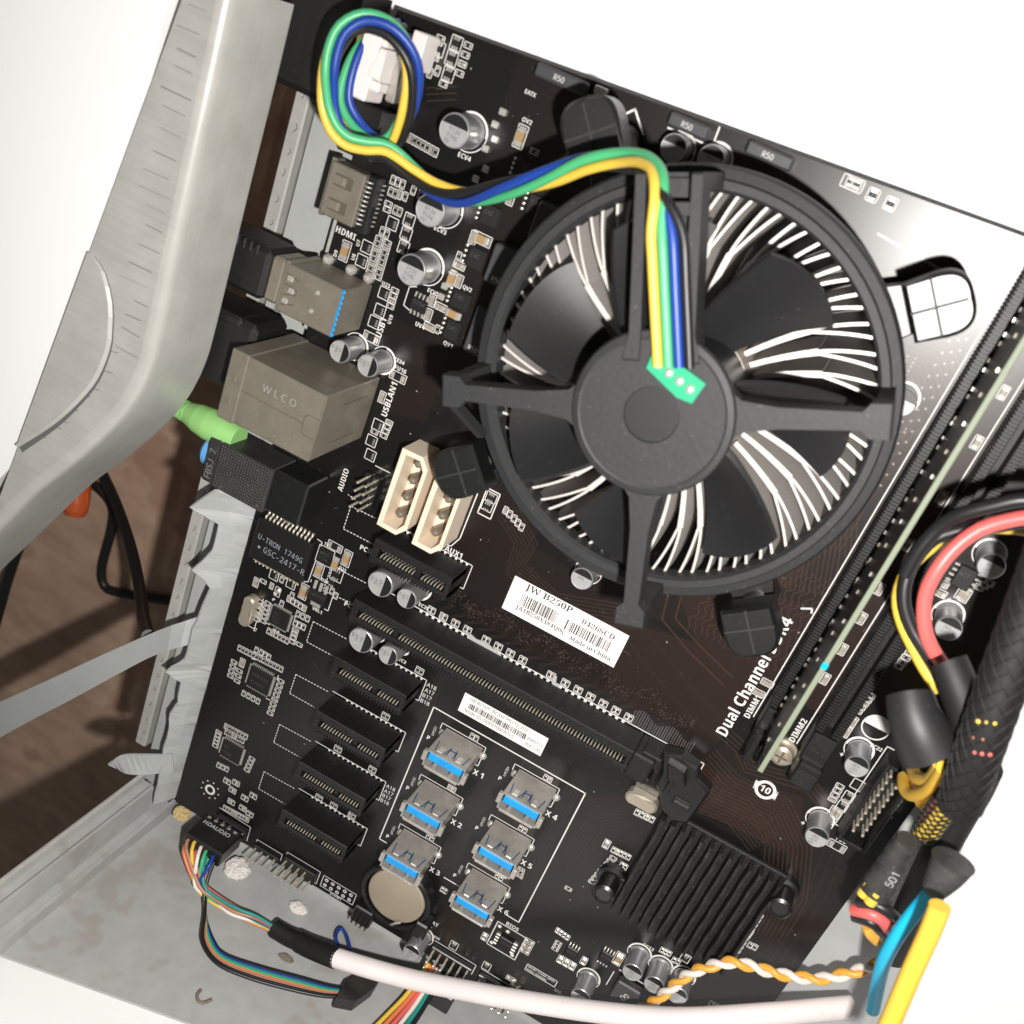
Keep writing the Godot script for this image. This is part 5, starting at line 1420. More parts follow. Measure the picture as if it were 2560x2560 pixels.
func memory() -> void:
	var r := thing("memory_module", "upright memory module with pale green top edge and cyan dot", "memory module", Vector3(112.6, 98, 2.6))
	var b := MB.new(); b.bx(112.05, 113.15, 31.2, 164.5, 2.8, 34.6)
	part(r, "module_board", [[b, M.ram_face]])
	var e := MB.new(); e.bx(112.0, 113.2, 31.2, 164.5, 34.6, 35.2, 0.1); e.bx(112.0, 113.2, 30.6, 31.2, 2.8, 12.0); e.bx(112.0, 113.2, 30.6, 31.2, 16, 35.1)
	part(r, "top_edge", [[e, M.ram_edge]], "pale green bare top edge")
	var d := MB.new(); d.bx(111.9, 113.3, 61.0, 62.5, 34.7, 35.35)
	part(r, "paint_dot", [[d, M.cyan_dot]])
	var n := 0
	for i in 8:
		var k := MB.new(); k.bx(113.15, 114.2, 37 + i * 15.6, 47.5 + i * 15.6, 15, 28, 0.2); part(r, "memory_chip", [[k, M.chip]])
	for i in 64:
		var v := 34.0 + i * 2.02 + rng.randf_range(-0.6, 0.6); var z := rng.randf_range(9, 12) if i % 3 else rng.randf_range(22, 31)
		var k := MB.new(); k.bx(111.5, 112.05, v, v + 1.0, z, z + 0.6, 0.1); part(r, "chip_capacitor", [[k, M.grey_cap if i % 2 else M.solder]])

func chipset_sink() -> void:
	var c := thing("chipset_heatsink", "dusty square black finned heatsink between crystal and twisted wires", "heatsink", Vector3(118.5, -31, 0.5))
	var b := MB.new(); b.bx(100.2, 137.6, -50.4, -12.4, 1.6, 3.6, 0.4); b.bx(102, 136, -48, -14, 0.3, 1.6)
	part(c, "base", [[b, M.sink]])
	for i in 13:
		var f := MB.new()
		var u := 101.0 + i * 2.93
		var rowa: Array = []
		for j in 39:
			var v := -50.2 + j * 0.98
			var wob := 0.07 * sin(v * 0.55 + i)
			var zt := 8.6 + 0.25 * sin(v * 0.8 + i * 2.0)
			if j == 0: zt = 5.2
			rowa.append([u + wob, v, zt])
		for j in 38:
			var a = rowa[j]; var e = rowa[j + 1]
			var m := Vector3(a[0] + 0.1, (a[1] + e[1]) * 0.5, 6.0)
			var wa := 0.62; var wb := 0.42
			f.quad(Vector3(a[0] - wb, a[1], a[2]), Vector3(a[0] + wb, a[1], a[2]), Vector3(e[0] + wb, e[1], e[2]), Vector3(e[0] - wb, e[1], e[2]))
			f.quad(Vector3(a[0] + wa, a[1], 3.5), Vector3(e[0] + wa, e[1], 3.5), Vector3(e[0] + wb, e[1], e[2]), Vector3(a[0] + wb, a[1], a[2]))
			f.quad(Vector3(e[0] - wa, e[1], 3.5), Vector3(a[0] - wa, a[1], 3.5), Vector3(a[0] - wb, a[1], a[2]), Vector3(e[0] - wb, e[1], e[2]))
		f.quad(Vector3(u - 0.62, -50.2, 3.5), Vector3(u + 0.62, -50.2, 3.5), Vector3(u + 0.4, -50.2, 5.2), Vector3(u - 0.4, -50.2, 5.2))
		f.bx(u - 0.6, u + 0.6, -13.2, -12.9, 3.5, 8.4)
		part(c, "fin", [[f, M.sink]])
	for q in [[96.6, -43.6], [138.8, -17.8]]:
		var p := MB.new(); p.lathe(Vector3(q[0], q[1], 0), Vector3(0, 0, 1), [[0, 0.3], [4.2, 0.3], [4.2, 3.0], [3.1, 3.4], [3.0, 9.2], [3.3, 9.4], [3.3, 10.6], [2.5, 11.2], [2.2, 10.7], [0, 10.7]], 24)
		part(c, "push_pin", [[p, M.black_plastic]])
		var l := MB.new(); l.bx(minf(q[0], 118), maxf(q[0], 118), q[1] - 2.5, q[1] + 2.5, 1.8, 3.4, 0.3)
		part(c, "ear", [[l, M.sink]])

func battery_cell() -> void:
	var h := MB.new()
	h.lathe(Vector3(40.6, -91.0, 0), Vector3(0, 0, 1), [[10.6, 0.2], [12.2, 0.2], [12.2, 5.2], [11.6, 5.8], [10.6, 5.6], [10.5, 1.0], [0, 1.0]], 44)
	var hp := part(mbd, "battery_holder", [[h, M.black_plastic]])
	var k := MB.new(); k.bx(50, 54.5, -100.5, -94, 0.2, 6.5, 0.5); k.bx(29.6, 36.5, -108.6, -101.5, 0.2, 6.5, 0.5)
	part(hp, "holder_block", [[k, M.black_plastic]])
	for i in 4:
		var t := MB.new(); t.bx(30.4 + i * 1.7, 30.8 + i * 1.7, -108.9, -102, 6.3, 7.2, 0.1); part(hp, "rib", [[t, M.slot]])
	var cl := MB.new(); cl.tube(smooth([[41.5, -101.5, 1.0], [42.5, -102.2, 5.0], [44.2, -99.4, 6.2], [45.5, -98.4, 5.9]], 0.8), 0.5, 6)
	part(hp, "clip", [[cl, M.solder]])
	sk = MB.new()
	var c := thing("coin_cell", "round silver coin cell battery in black holder below socket X 3", "battery", Vector3(40.6, -91.0, 1.1))
	var b := MB.new(); b.lathe(Vector3(40.6, -91.0, 0), Vector3(0, 0, 1), [[0, 1.1], [9.2, 1.1], [10.0, 1.8], [10.0, 4.5], [9.7, 4.9], [9.2, 5.0], [0, 5.0]], 48)
	part(c, "can", [[b, M.battery]])

func rear_plugs() -> void:
	var a := thing("usb_plug", "black USB plug with worn metal tip in the shorter USB socket", "plug", Vector3(-60, 78, 1.5))
	var b := MB.new(); b.bx(-84, -51.5, 71.4, 84.6, 1.6, 16.2, 1.2)
	part(a, "housing", [[b, M.rubber]])
	for i in 6:
		var r := MB.new(); r.bx(-66 + i * 2.0, -65 + i * 2.0, 82.0, 84.9, 12.5, 16.6, 0.3); part(a, "grip_ridge", [[r, M.rubber]])
	var s := MB.new(); s.bx(-51.5, -47.35, 72.0, 83.8, 3.4, 15.4, 0.8)
	part(a, "metal_tip", [[s, M.shell]])
	a = thing("usb_plug", "wider black USB plug behind the tallest socket", "plug", Vector3(-62, 55, 0.5))
	b = MB.new(); b.bx(-92, -49.5, 45.5, 65.2, 0.6, 17.5, 1.5)
	part(a, "housing", [[b, M.rubber]])
	var r2 := MB.new(); r2.bx(-70, -54, 62.5, 65.6, 8, 17.9, 0.8)
	part(a, "grip_ridge", [[r2, M.rubber]])
	a = thing("video_plug", "black video plug at the dark end of the rear edge", "plug", Vector3(-60, 133, -4))
	b = MB.new(); b.bx(-78, -48, 121, 150, -5, 12, 1.5)
	part(a, "housing", [[b, M.rubber]])
	a = thing("audio_plug", "pale green audio plug with ridged boot", "plug", Vector3(-68, 28.6, 3))
	b = MB.new(); b.lathe(Vector3(-52, 28.9, 7.2), Vector3(-1, 0, -0.02), [[0, 0], [4.0, 0], [4.6, 5], [4.7, 10], [4.2, 14], [3.2, 17.5], [0, 18]], 24)
	part(a, "body", [[b, M.plug_green]])
	for i in 5:
		var r := MB.new(); r.lathe(Vector3(-68.5 - i * 2.2, 28.9, 6.9), Vector3(-1, 0, 0), [[0, 0], [3.2 - i * 0.12, 0.1], [3.2 - i * 0.12, 1.5], [2.2, 1.6], [2.2, 2.25], [0, 2.3]], 18); part(a, "boot_ring", [[r, M.plug_green]])
	var w := MB.new(); w.tube(smooth([[-79, 28.9, 6.8], [-90, 27, 2], [-110, 18, -20], [-130, -10, -60]], 3), 1.6, 8)
	part(a, "cord", [[w, M.plug_green]])
	a = thing("audio_jack_cap", "small light blue plastic ring on the dark audio socket", "plug", Vector3(-60, 21.6, 3))
	b = MB.new(); b.lathe(Vector3(-58.5, 21.6, 7.0), Vector3(-1, 0, 0), [[0, 0], [4.4, 0], [4.4, 1.6], [3.4, 2.6], [0, 2.6]], 22)
	part(a, "ring", [[b, M.plug_blue]])

func wire(parent: Node3D, path: Array, r: float, col: String, called := "wire") -> MeshInstance3D:
	var m := MB.new(); m.tube(path, r, 10)
	return part(parent, called, [[m, M["wire_" + col]]])

func cables_left() -> void:
	# fan cable: four wires from the cooler's arm, round a loop over the white connector
	var c := thing("fan_cable", "four coloured wires from the fan looping over the white connector", "cable", Vector3(0, 125, 15))
	var p := smooth([[57.6, 110.6, 54.4], [51.4, 122.4, 54.6], [46.6, 131.5, 54.8], [42.2, 137.6, 53.5], [37.2, 140.4, 48], [30.8, 139.4, 42], [23.0, 135.8, 38], [15.5, 130.3, 34], [6.4, 124.0, 30], [-4.3, 117.6, 24.5], [-12.0, 116.0, 22], [-18.6, 117.0, 22], [-25.6, 119.2, 23.5], [-30.1, 118.4, 25], [-34.0, 118.2, 26.5], [-37.2, 119.9, 28], [-39.5, 123.4, 29], [-40.4, 127.2, 30], [-40.7, 131.0, 31], [-40.8, 135.0, 31], [-39.8, 139.2, 30.5], [-36.6, 142.4, 29], [-32.0, 142.9, 27.5], [-28.2, 141.2, 26], [-25.6, 138.2, 24.5], [-24.7, 134.4, 23], [-24.8, 130.2, 21.5], [-25.6, 125.6, 20], [-27.6, 120.8, 18.5], [-32, 118.6, 17.5], [-38, 120.4, 17], [-42, 124.6, 17.5], [-42.6, 131, 17], [-41.8, 137, 15], [-40.4, 141, 11], [-39.6, 142.2, 6]], 1.2)
	var cols := ["yellow", "green", "blue", "black"]
	for k in 4:
		var q := wound(p, 1.4, TAU * k / 4.0 + 2.6, -0.084)
		# on the arm the four lie side by side
		for i in q.size():
			if i < 30:
				var t := smoothstep(30.0, 18.0, float(i))
				var d := Vector3(0.93, 0.37, 0)
				q[i] = q[i].lerp(p[i] + d * (k - 1.5) * 2.05, t)
		wire(c, q, 1.0, cols[k])
	# white connector inside the loop
	var w := thing("white_connector", "white plastic wire connector inside the fan cable loop", "connector", Vector3(-39, 133, 8.5))
	var b := MB.new()
	b.bx(-42.2, -37.6, 126.0, 140.0, 8.7, 17.5, 0.4); b.bx(-37.6, -35.4, 128.8, 131.0, 8.7, 16.5, 0.3); b.bx(-37.6, -36.4, 138.2, 140, 8.7, 16.5, 0.3)
	part(w, "housing", [[b, M.white_plastic]])
	var l := MB.new(); l.prism(pv([[-38.4, 131.6], [-35.2, 131.2], [-35.4, 138.0], [-37.0, 138.0]]), 12, 17.9, 0.3)
	part(w, "latch", [[l, M.white_plastic]])
	b = MB.new(); b.bx(-35.4, -33.0, 127.5, 139, 8.7, 12.5, 0.4)
	part(w, "socket", [[b, M.shell_grey]])
	# HD audio cable: black housing on the header, wires gathered into a sleeve, white sheath
	c = thing("front_audio_cable", "white sheathed cable ending in black plug printed HDAUDIO", "cable", Vector3(20, -112, 2.6))
	b = MB.new(); b.bx(-30.2, -15.6, -109.4, -103.2, 3.6, 16.2, 0.5)
	var hp := part(c, "plug", [[b, M.black_plastic]])
	var t := MB.new(); lettering(t, "HDAUDIO", Vector3(-16.6, -103.17, 10.4), Vector3(-1, 0, 0), Vector3(0, 0, 1), 1.9, "bold", 1.0)
	t = MB.new(); lettering(t, "HDAUDIO", Vector3(-28.6, -103.16, 8.6), Vector3(1, 0, 0), Vector3(0, 0, -1), 1.7, "sans", 1.0)
	part(hp, "print", [[t, M.silk]])
	t = MB.new()
	for i in 5: t.bx(-29.0 + i * 2.6, -27.8 + i * 2.6, -103.3, -103.12, 4.6, 5.6)
	part(hp, "crimp_windows", [[t, M.shell_grey]])
	var mains := [["orange", -28.6, -107.6], ["yellow", -26.0, -104.8], ["white", -23.4, -105.2], ["green", -21.4, -105.6], ["blue", -18.6, -106.0], ["brown", -28.2, -105.4], ["red", -24.4, -107.8], ["teal", -20.6, -107.8]]
	var k := 0
	for m in mains:
		var j := float(k - 3.5)
		var q := smooth([[m[1], m[2], 15.5], [m[1] + 1.2, m[2] - 0.6, 19], [-17.5 + j * 0.5, -113.4 + j * 0.35, 21.6 + (k % 3) * 0.8], [-12.5 + j * 0.2, -115.2 + j * 0.5, 21.5 + (k % 2) * 1.2], [-4 + j * 0.3, -116 + j * 0.55, 21.2 + (k % 3) * 0.7], [4, -116 + j * 0.5, 20.2], [12.5, -115.6 + j * 0.2, 19.6]], 1.4)
		wire(c, q, 0.62, m[0]); k += 1
	var sl := MB.new(); sl.tube(smooth([[10.8, -115.6, 19.4], [16, -114.8, 20], [21, -113.4, 20.6], [27, -111.0, 22], [34.6, -107.6, 23.4]], 1.5), 3.1, 16)
	part(c, "sleeve", [[sl, M.rubber]])
	sl = MB.new(); sl.tube(smooth([[20.5, -113.6, 20.4], [26, -111.4, 21.8], [34.2, -107.7, 23.4]], 1.2), 3.5, 16)
	part(c, "outer_sleeve", [[sl, M.rubber]])
	sl = MB.new(); sl.tube(smooth([[33.0, -108.2, 23.3], [43.9, -105.6, 22.2], [58.6, -101.6, 20.4], [77.6, -92.6, 20], [90.3, -86.0, 20], [111.4, -73.9, 20], [130.6, -60.8, 20], [150, -46, 17], [160, -41.5, 12], [170, -38, 6]], 3), 3.15, 20)
	part(c, "sheath", [[sl, M.white_sheath]])
	# second bundle running along the bottom wall into a small black plug
	c = thing("front_panel_cable", "flat bundle of blue, orange and black wires ending in small black plug", "cable", Vector3(10, -116, 14))
	k = 0
	for m in ["black", "blue", "teal", "green", "orange", "brown", "black", "black"]:
		var j := float(k) - 3.5
		wire(c, smooth([[-19.5 + j * 0.5, -107.4, 15.2], [-17.4 + j * 0.3, -113, 19.5], [-14.4 + j * 0.1, -115.6, 22.6], [-9 - j * 0.1, -116.5 + 0.1 * j, 29.5], [-3 - j * 0.35, -117, 36 + j * 0.35], [4, -117.4, 38.6 + j * 0.6], [15, -117.4, 36.2 + j * 0.75], [28, -117, 31.8 + j * 0.75], [37, -116.6, 28.4 + j * 0.6], [42.5, -116, 25.2 + j * 0.4]], 1.6), 0.62, m); k += 1
	b = MB.new(); b.prism(pv([[40.6, 31.6], [40.0, 24.6], [44.2, 14.9], [48.2, 13.6], [48.6, 20.5], [46.2, 29.0]]), 0, 5, 0.5)
	b.xf(Transform3D(Basis(Vector3(1, 0, 0), Vector3(0, 0, 1), Vector3(0, -1, 0)), Vector3(0, -113.2, 0)))
	part(c, "plug", [[b, M.black_plastic]])
	# third bundle, passing under the white sheath
	c = thing("switch_cable", "loose red, orange, white and green wires under the white cable", "cable", Vector3(61, -114, 4))
	k = 0
	for m in ["yellow", "orange", "red", "white", "teal", "black"]:
		var j := float(k) - 2.5
		wire(c, smooth([[62 + j * 1.2, -108.2, 5], [61.8 + j * 1.2, -112.4, 8], [61.4 + j * 1.4, -115.6, 15], [60.4 + j * 1.7, -117, 24], [59 + j * 2.0, -117.6, 36]], 1.6), 0.75, m); k += 1
	b = MB.new(); b.bx(64, 72, -118, -110.4, 2, 11, 0.5)
	part(c, "plug", [[b, M.black_plastic]])
	c = thing("fan_header_wire", "small loop of thin blue wire standing by the bottom wall", "wire", Vector3(30, -116, 3))
	wire(c, smooth([[37, -114.4, 14.5], [33.6, -116, 9], [29.6, -117.5, 4], [27.2, -117.5, 3.4], [28.0, -117, 8], [32.4, -116, 12.5], [37.6, -114.6, 16]], 1.0), 0.6, "blue")
	# thick black cables lying on the floor behind the case
	var fl := [["floor_cable", "black cable bent in a hook on the brown floor", [[-250, -118, -162.4], [-223.9, -119.5, -162.4], [-211.8, -121.0, -162.4], [-203.1, -126.7, -162.4], [-201.2, -139.3, -162.4], [-202.1, -162.8, -162.4], [-198.3, -172.5, -162.4], [-189.0, -171.5, -162.4], [-160.9, -160.6, -162.4], [-130, -150, -162.4]], 2.5], ["floor_cable", "straight black cable hanging across the brown floor to the strap", [[-192.0, -73.2, -120], [-178.7, -74.7, -110], [-156.3, -77.4, -95], [-132.1, -78.6, -75], [-110.0, -77.9, -53], [-88, -68, -25], [-68.5, -52.5, 1.5]], 2.3], ["floor_cable", "black cable running down beside the silver panel", [[-214, -100, -140], [-225.2, -134.3, -140], [-234.8, -155.2, -140], [-239.6, -182.4, -140], [-241.7, -201.5, -140], [-246, -240, -140]], 2.8]]
	for f in fl:
		c = thing(f[0], f[1], "cable", Vector3(f[2][3][0], f[2][3][1], f[2][3][2] - 3), "black cables behind the case")
		wire(c, smooth(f[2], 3), f[3], "black", "cord")
	c = thing("orange_plug", "small bright orange plastic plug on the floor behind the panel", "plug", Vector3(-217, -124, -165))
	b = MB.new(); b.lathe(Vector3(-215.6, -125.5, -150), Vector3(0.25, -0.9, 0.2), [[0, -12], [6.2, -12], [6.6, 0], [6.2, 4.5], [4.6, 7.4], [0, 8.4]], 20)
	part(c, "cap", [[b, M.orange_plastic]])
	for i in 6:
		var r := MB.new(); var a := TAU * i / 6.0
		r.tube(smooth([[-217.2 + cos(a) * 6.3, -118.5, -151.4 + sin(a) * 6.3], [-215.6 + cos(a) * 6.5, -125.5, -150 + sin(a) * 6.5]], 2), 0.5, 6); part(c, "rib", [[r, M.orange_plastic]])

func cables_right() -> void:
	# twisted orange and white pair over the board's corner
	var c := thing("twisted_pair", "twisted orange and white wires crossing the lower board corner", "wire", Vector3(140, -45, 8))
	var p := smooth([[119.5, -84, 10], [121.6, -75.5, 11], [124.3, -66.3, 12], [128.0, -52.1, 12], [132.0, -44.6, 12.4], [135.3, -40.4, 12.6], [139.4, -38.4, 12.4], [147.4, -36.4, 11.6], [154.5, -33.3, 11], [158.5, -30.6, 10.6], [164.0, -24.0, 10], [170, -14, 10]], 1.0)
	for k in 2: wire(c, wound(p, 0.95, PI * k, 0.62), 0.98, ["amber", "white"][k])
	# loop of power wires
	c = thing("power_wire_loop", "loop of yellow, black and red power wires over the memory slots", "cable", Vector3(125, 90, 28))
	wire(c, smooth([[139, 114, 34], [131.0, 109.6, 34.5], [125.6, 105.2, 35.5], [123.3, 102.0, 36.2], [121.8, 98.0, 37], [121.1, 93.2, 38], [121.7, 87.7, 38], [123.9, 82.9, 38], [126.6, 79.4, 38], [130.0, 76.5, 37], [135.1, 73.4, 36]], 1.6), 1.55, "red")
	wire(c, smooth([[139, 111, 32], [132.1, 108.5, 32.5], [127.6, 105.1, 32.5], [122.3, 101.2, 32], [118.4, 96.8, 32], [117.2, 91.4, 33], [117.9, 86.1, 34], [120.2, 81.8, 34.6], [123.5, 78.6, 35], [127.6, 76.0, 35.6], [134.5, 71.8, 36]], 1.6), 1.5, "black")
	wire(c, smooth([[139, 107, 29], [132.7, 105.9, 29.5], [129.4, 104.6, 29.5], [125.1, 102.2, 29.5], [121.0, 98.4, 30], [118.6, 93.8, 30.6], [117.4, 88.6, 31], [117.8, 84.0, 31.6], [119.3, 80.7, 32.4], [122.1, 77.6, 33], [126.2, 74.4, 33.4], [130.8, 71.2, 34], [135.6, 68.9, 35]], 1.6), 1.4, "yellow")
	wire(c, smooth([[140, 117, 39], [128.6, 113.6, 39], [123.4, 109.4, 38.5], [119.4, 105.0, 37.5], [117.4, 100.5, 36], [116.4, 94, 35.5], [116.8, 88, 35]], 1.6), 1.5, "black")
	# heavy black sleeved bundle along the edge
	c = thing("sleeved_cable", "thick black mesh sleeved power cable near the loop's end", "cable", Vector3(137, 72, 40))
	var b := MB.new(); b.tube(smooth([[133.0, 110.4, 56], [136.0, 98.0, 56], [138.8, 85.8, 56], [141.6, 74.7, 56], [144.9, 63.2, 54], [147.8, 54.8, 50]], 2), 4.5, 22)
	part(c, "sleeve", [[b, M.mesh_sleeve]])
	var sp := smooth([[133.0, 110.4, 56], [136.0, 98.0, 56], [138.8, 85.8, 56], [141.6, 74.7, 56], [144.9, 63.2, 54], [147.8, 54.8, 50]], 0.8)
	for k in 9:
		for g in [-1.0, 1.0]:
			var m := MB.new(); m.tube(wound(sp, 4.55, TAU * k / 9.0, g * 0.2), 0.16, 5); part(c, "net_thread", [[m, M.rubber]])
	b = MB.new(); b.tube(smooth([[131.3, 79.1, 45], [135.0, 76.3, 47], [139.8, 71.6, 48], [144.1, 65.9, 48], [147.5, 59.2, 46]], 1.5), 3.8, 18)
	part(c, "inner_sleeve", [[b, M.mesh_sleeve]])
	# band of dim coloured wires seen through the sleeve
	for q in [["yellow", 138.6, 76.8, 60.0], ["yellow", 139.8, 77.6, 60.3], ["yellow", 141.0, 78.2, 60.5], ["orange", 139.8, 73.4, 59.6], ["orange", 141.2, 74.2, 60.3], ["red", 141.4, 70.8, 59.8], ["red", 142.5, 71.4, 60.2], ["red", 143.8, 71.9, 60.0]]:
		var m := MB.new()
		m.lathe(Vector3(q[1], q[2], q[3]), Vector3(0.1, 0.2, 1), [[0, -0.6], [0.5, -0.2], [0.35, 0.15], [0, 0.25]], 8)
		part(c, "wire_glimpse", [[m, M["wire_" + q[0]]]])
	b = MB.new(); b.tube(smooth([[128.4, 69.6, 46], [130.6, 67.2, 48], [133.6, 64.8, 49.5], [137.4, 62.0, 50.0]], 1.0), 4.6, 22, 6.4)
	part(c, "boot", [[b, M.boot]], "dark grey rubber boot at the sleeve's end")
	# four yellow wires from the boot into the black power plug
	c = thing("power_plug", "black power plug with yellow wires at the board edge", "connector", Vector3(149, 36, 0.5))
	b = MB.new(); b.bx(144.2, 153.2, 35.2, 44.6, 0.4, 15, 0.6)
	part(c, "housing", [[b, M.black_plastic]])
	for q in [[[144.6, 40.6, 14], [144.0, 42.3, 22], [144.1, 44.6, 28], [144.0, 50.1, 36], [141.6, 58.2, 45]], [[144.6, 36.2, 14], [144.6, 36.9, 20], [145.5, 39.1, 26], [145.0, 47.6, 36], [141.9, 58.9, 47]], [[147.4, 37.6, 14], [147.5, 38.2, 22], [148.4, 39.5, 28], [147.0, 48.0, 38], [143.6, 60.2, 49]], [[146.5, 39.2, 14], [146.5, 39.3, 18], [146.5, 40.8, 26], [145.2, 48.6, 36], [142.4, 60.0, 47]]]: wire(c, smooth(q, 1.5), 1.5, "deep_yellow")
	# mesh sleeve with yellow and red wires
	c = thing("meshed_wires", "yellow and red wires under black netting beside the power plug", "cable", Vector3(149, 46, 30))
	var mp := smooth([[146.6, 58.6, 46], [147.3, 53.5, 44], [148.2, 48.1, 41], [149.2, 42.8, 38], [150.2, 37.0, 35]], 1.0)
	for k in 4: wire(c, wound(mp, 1.6, TAU * k / 4.0, 0.05), 1.4, ["yellow", "red", "red", "yellow"][k])
	for k in 7:
		for s in [-1.0, 1.0]:
			var m := MB.new(); m.tube(wound(mp, 3.1, TAU * k / 7.0, s * 0.42), 0.22, 5); part(c, "net_thread", [[m, M.mesh_sleeve]])
	# dark bulk behind: another sleeve along the edge
	b = MB.new(); b.tube(smooth([[150.4, 60, 40], [152.4, 52.6, 37], [153.4, 46.2, 35], [154.6, 39.8, 33], [155.6, 33, 32], [158, 24, 28], [162, 8, 22], [168, -10, 14]], 2), 3.8, 18)
	c = thing("sleeved_cable", "thin black sleeve running down past the grey shrink tube", "cable", Vector3(156, 28, 20))
	part(c, "sleeve", [[b, M.mesh_sleeve]])
	# grey heat shrink with wire ends
	c = thing("shrink_tube", "crumpled grey heat shrink tube over cut yellow and red wires", "cable", Vector3(147, 26, 34))
	var hp := smooth([[146.2, 36.6, 41], [146.6, 32.6, 40], [147.2, 28.0, 40], [147.4, 24.0, 40], [147.5, 20.6, 40]], 0.8)
	b = MB.new()
	var prev := 0.0
	for i in hp.size() - 1:
		b.tube([hp[i], hp[i + 1] + (hp[i + 1] - hp[i]) * 0.05], 2.4 + 1.8 * float(i) / hp.size() + 0.25 * sin(i * 1.7), 18, 2.4 + 1.8 * float(i + 1) / hp.size() + 0.25 * sin(i * 1.7 + 1.7))
	part(c, "tube", [[b, M.shrink]])
	var pr := MB.new(); lettering(pr, "501", Vector3(148.8, 25.5, 43.9), Vector3(-0.05, 1, 0.0), Vector3(-1, -0.05, 0.0), 1.8, "sans", 1.1)
	part(c, "print", [[pr, M.flake]])
	for q in [["yellow", 145.4, 41.0], ["amber", 149.2, 41.0], ["orange", 147.4, 38.6], ["yellow", 147.2, 42.4]]: wire(c, [Vector3(q[1], 22.0, q[2]), Vector3(q[1], 18.4, q[2])], 1.5, q[0])
	c = thing("power_wire", "short curve of red and black wires below the grey shrink tube", "wire", Vector3(151, 14, 36))
	wire(c, smooth([[146.4, 12.4, 39], [148.2, 15.0, 41.4], [151.2, 15.6, 41.6], [154.4, 13.0, 39.4], [155.6, 10, 36]], 1), 1.5, "red")
	wire(c, smooth([[145.9, 15.6, 40], [148.4, 18.4, 42], [152.2, 18.4, 42], [155.6, 15.6, 39]], 1), 1.4, "black")
	wire(c, smooth([[147.4, 10.2, 38], [151, 12.4, 40], [155.4, 9.4, 37]], 1), 1.4, "black")
	wire(c, smooth([[151.4, 9.2, 37.4], [152.8, 7.6, 37], [155.8, 5.4, 35]], 1), 1.4, "amber")
	c = thing("data_cable", "glossy cyan data cable curving down the right side", "cable", Vector3(158, 5, 28))
	b = MB.new(); b.tube(smooth([[153.6, 35.5, 51], [153.6, 30.5, 50.5], [153.7, 25.2, 49.6], [154.4, 17.6, 48], [156.6, 8.0, 44], [160.6, -2.6, 38], [166.0, -16.0, 31]], 1.6), 1.75, 14)
	part(c, "sheath", [[b, M.wire_cyan]])
	b = MB.new(); b.tube(smooth([[152.8, 43.5, 52], [153.2, 39.6, 52], [153.6, 34.6, 51]], 1.2), 4.6, 18, 2.6)
	part(c, "boot", [[b, M.shrink]])
	c = thing("yellow_cable", "fat pale yellow cable in the lower right, past the cyan one", "cable", Vector3(153, 25, 64))
	b = MB.new(); b.tube(smooth([[149.9, 43.4, 70], [151.4, 37.0, 70], [153.2, 27.4, 70], [155.9, 14.5, 70], [158, 4, 70]], 2), 2.1, 16)
	part(c, "sheath", [[b, M.wire_deep_yellow]])

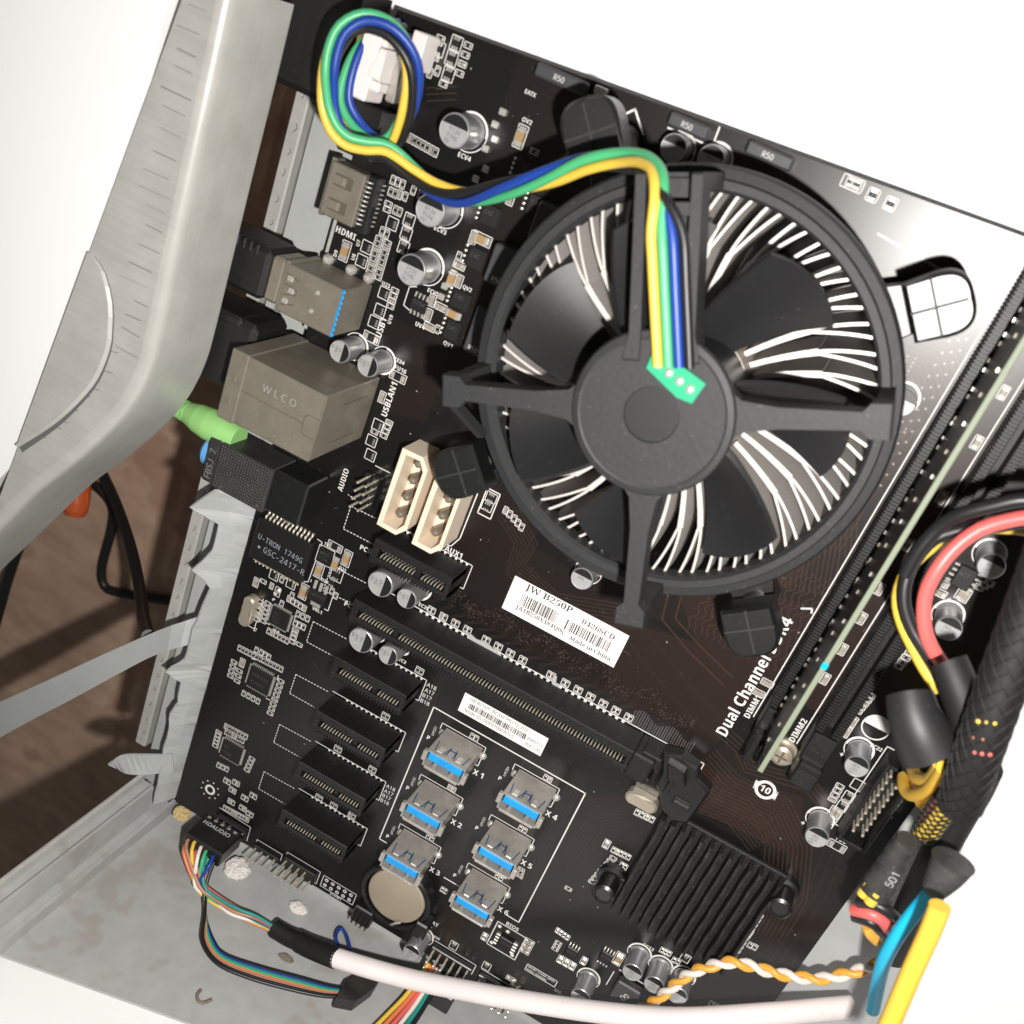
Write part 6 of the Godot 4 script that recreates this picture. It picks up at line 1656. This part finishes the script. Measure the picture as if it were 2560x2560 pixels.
func loose_bits() -> void:
	var c := thing("mounting_screw", "bright cross head screw between the two memory slot ends", "screw", Vector3(119.3, 19.4, 0.1))
	screw(c, 119.3, 19.4)
	c = thing("mounting_screw", "dull screw beside the dark audio socket", "screw", Vector3(-33.1, 13.4, 0.1))
	screw(c, -33.1, 13.0)
	var lump := func(o: Vector3, r: Vector3, sd: int) -> MB:
		var fn := FastNoiseLite.new(); fn.seed = sd; fn.frequency = 0.9
		var t := MB.new()
		var P := func(i: int, j: int) -> Vector3:
			var a := TAU * i / 48.0; var b := -PI * 0.5 + PI * j / 28.0
			var d := Vector3(cos(a) * cos(b), sin(a) * cos(b), sin(b))
			return o + d * r * (1.0 + 0.3 * fn.get_noise_3dv(d * 1.6) + 0.12 * fn.get_noise_3dv(d * 7.0) + 0.06 * fn.get_noise_3dv(d * 19.0))
		for i in 48:
			for j in 28:
				t.hq(o, [P.call(i, j), P.call(i + 1, j), P.call(i + 1, j + 1), P.call(i, j + 1)])
		return t
	c = thing("cotton_tuft", "fluffy off white tuft behind the HDAUDIO plug", "tuft", Vector3(-13.6, -119.5, -1))
	part(c, "tuft", [[lump.call(Vector3(-13.8, -118.6, 3.6), Vector3(4.2, 3.0, 4.2), 1), M.cotton]])
	c = thing("cotton_tuft", "small white tuft on the dusty bottom wall", "tuft", Vector3(10, -121, -1))
	part(c, "tuft", [[lump.call(Vector3(11, -120.6, 2.4), Vector3(3.2, 1.3, 2.4), 2), M.cotton]])
	c = thing("rubber_bung", "oval brown rubber bung in the bottom wall", "bung", Vector3(18.5, -121.5, 20))
	part(c, "bung", [[lump.call(Vector3(18.5, -121.8, 21.6), Vector3(2.7, 0.8, 1.5), 3), M.scrap]])
	c = thing("wire_scrap", "hooked scrap of grey wire on the bottom wall", "wire", Vector3(6.5, -121, 48))
	var m := MB.new(); m.tube(smooth([[4.6, -121.3, 48.6], [4.8, -121.2, 50.8], [6.4, -121.2, 52.3], [8.0, -121.2, 51.8], [9.2, -121.2, 49.4]], 0.5), 0.5, 8)
	part(c, "wire", [[m, M.scrap]])
	c = thing("yellow_crumb", "yellowed cotton crumb at the board's lower corner", "tuft", Vector3(-42, -115, -4))
	part(c, "crumb", [[lump.call(Vector3(-41.5, -115, -1.5), Vector3(3.0, 2.2, 3.0), 5), mat("crumb", lin(0.55, 0.42, 0.2), 0.9)]])
	var fl := [["torn grey flake lying beside the first chip pairs of the long slot", [[29.0, 2.6], [29.4, 3.8], [31.4, 3.2], [33.4, 3.6], [35.6, 3.6], [37.6, 2.8], [39.8, 2.4], [40.4, 1.7], [37.6, 1.4], [34.6, 1.2], [32.2, 1.4], [30.2, 1.6]]], ["small grey flake under the middle chip pairs of the long slot", [[55.6, 5.2], [56.8, 5.0], [57.2, 3.2], [59.2, 2.0], [60.8, 1.6], [60.4, 1.0], [58.0, 1.2], [56.2, 2.4]]]]
	for f in fl:
		c = thing("paper_flake", f[0], "flake", Vector3(f[1][0][0], f[1][0][1], 4))
		m = MB.new()
		var z0 := 4.6 if f[1][0][0] < 80 else 0.12
		z0 = 0.2
		m.prism(pv(f[1].map(func(q): return [q[0], q[1] + 1.6])), z0, z0 + 0.25)
		part(c, "flake", [[m, M.flake]])

func screw(c: Node3D, u: float, v: float) -> void:
	var s := MB.new()
	s.lathe(Vector3(u, v, 0), Vector3(0, 0, 1), [[0, 0.1], [3.9, 0.1], [3.9, 0.7], [3.1, 0.8], [3.1, 2.0], [2.8, 3.0], [1.9, 3.6], [0, 3.8]], 24)
	part(c, "head", [[s, M.crystal]])
	var x := MB.new(); x.bx(u - 1.7, u + 1.7, v - 0.3, v + 0.3, 3.0, 3.85); x.bx(u - 0.3, u + 0.3, v - 1.7, v + 1.7, 3.0, 3.86)
	part(c, "cross_slot", [[x, M.seam]])
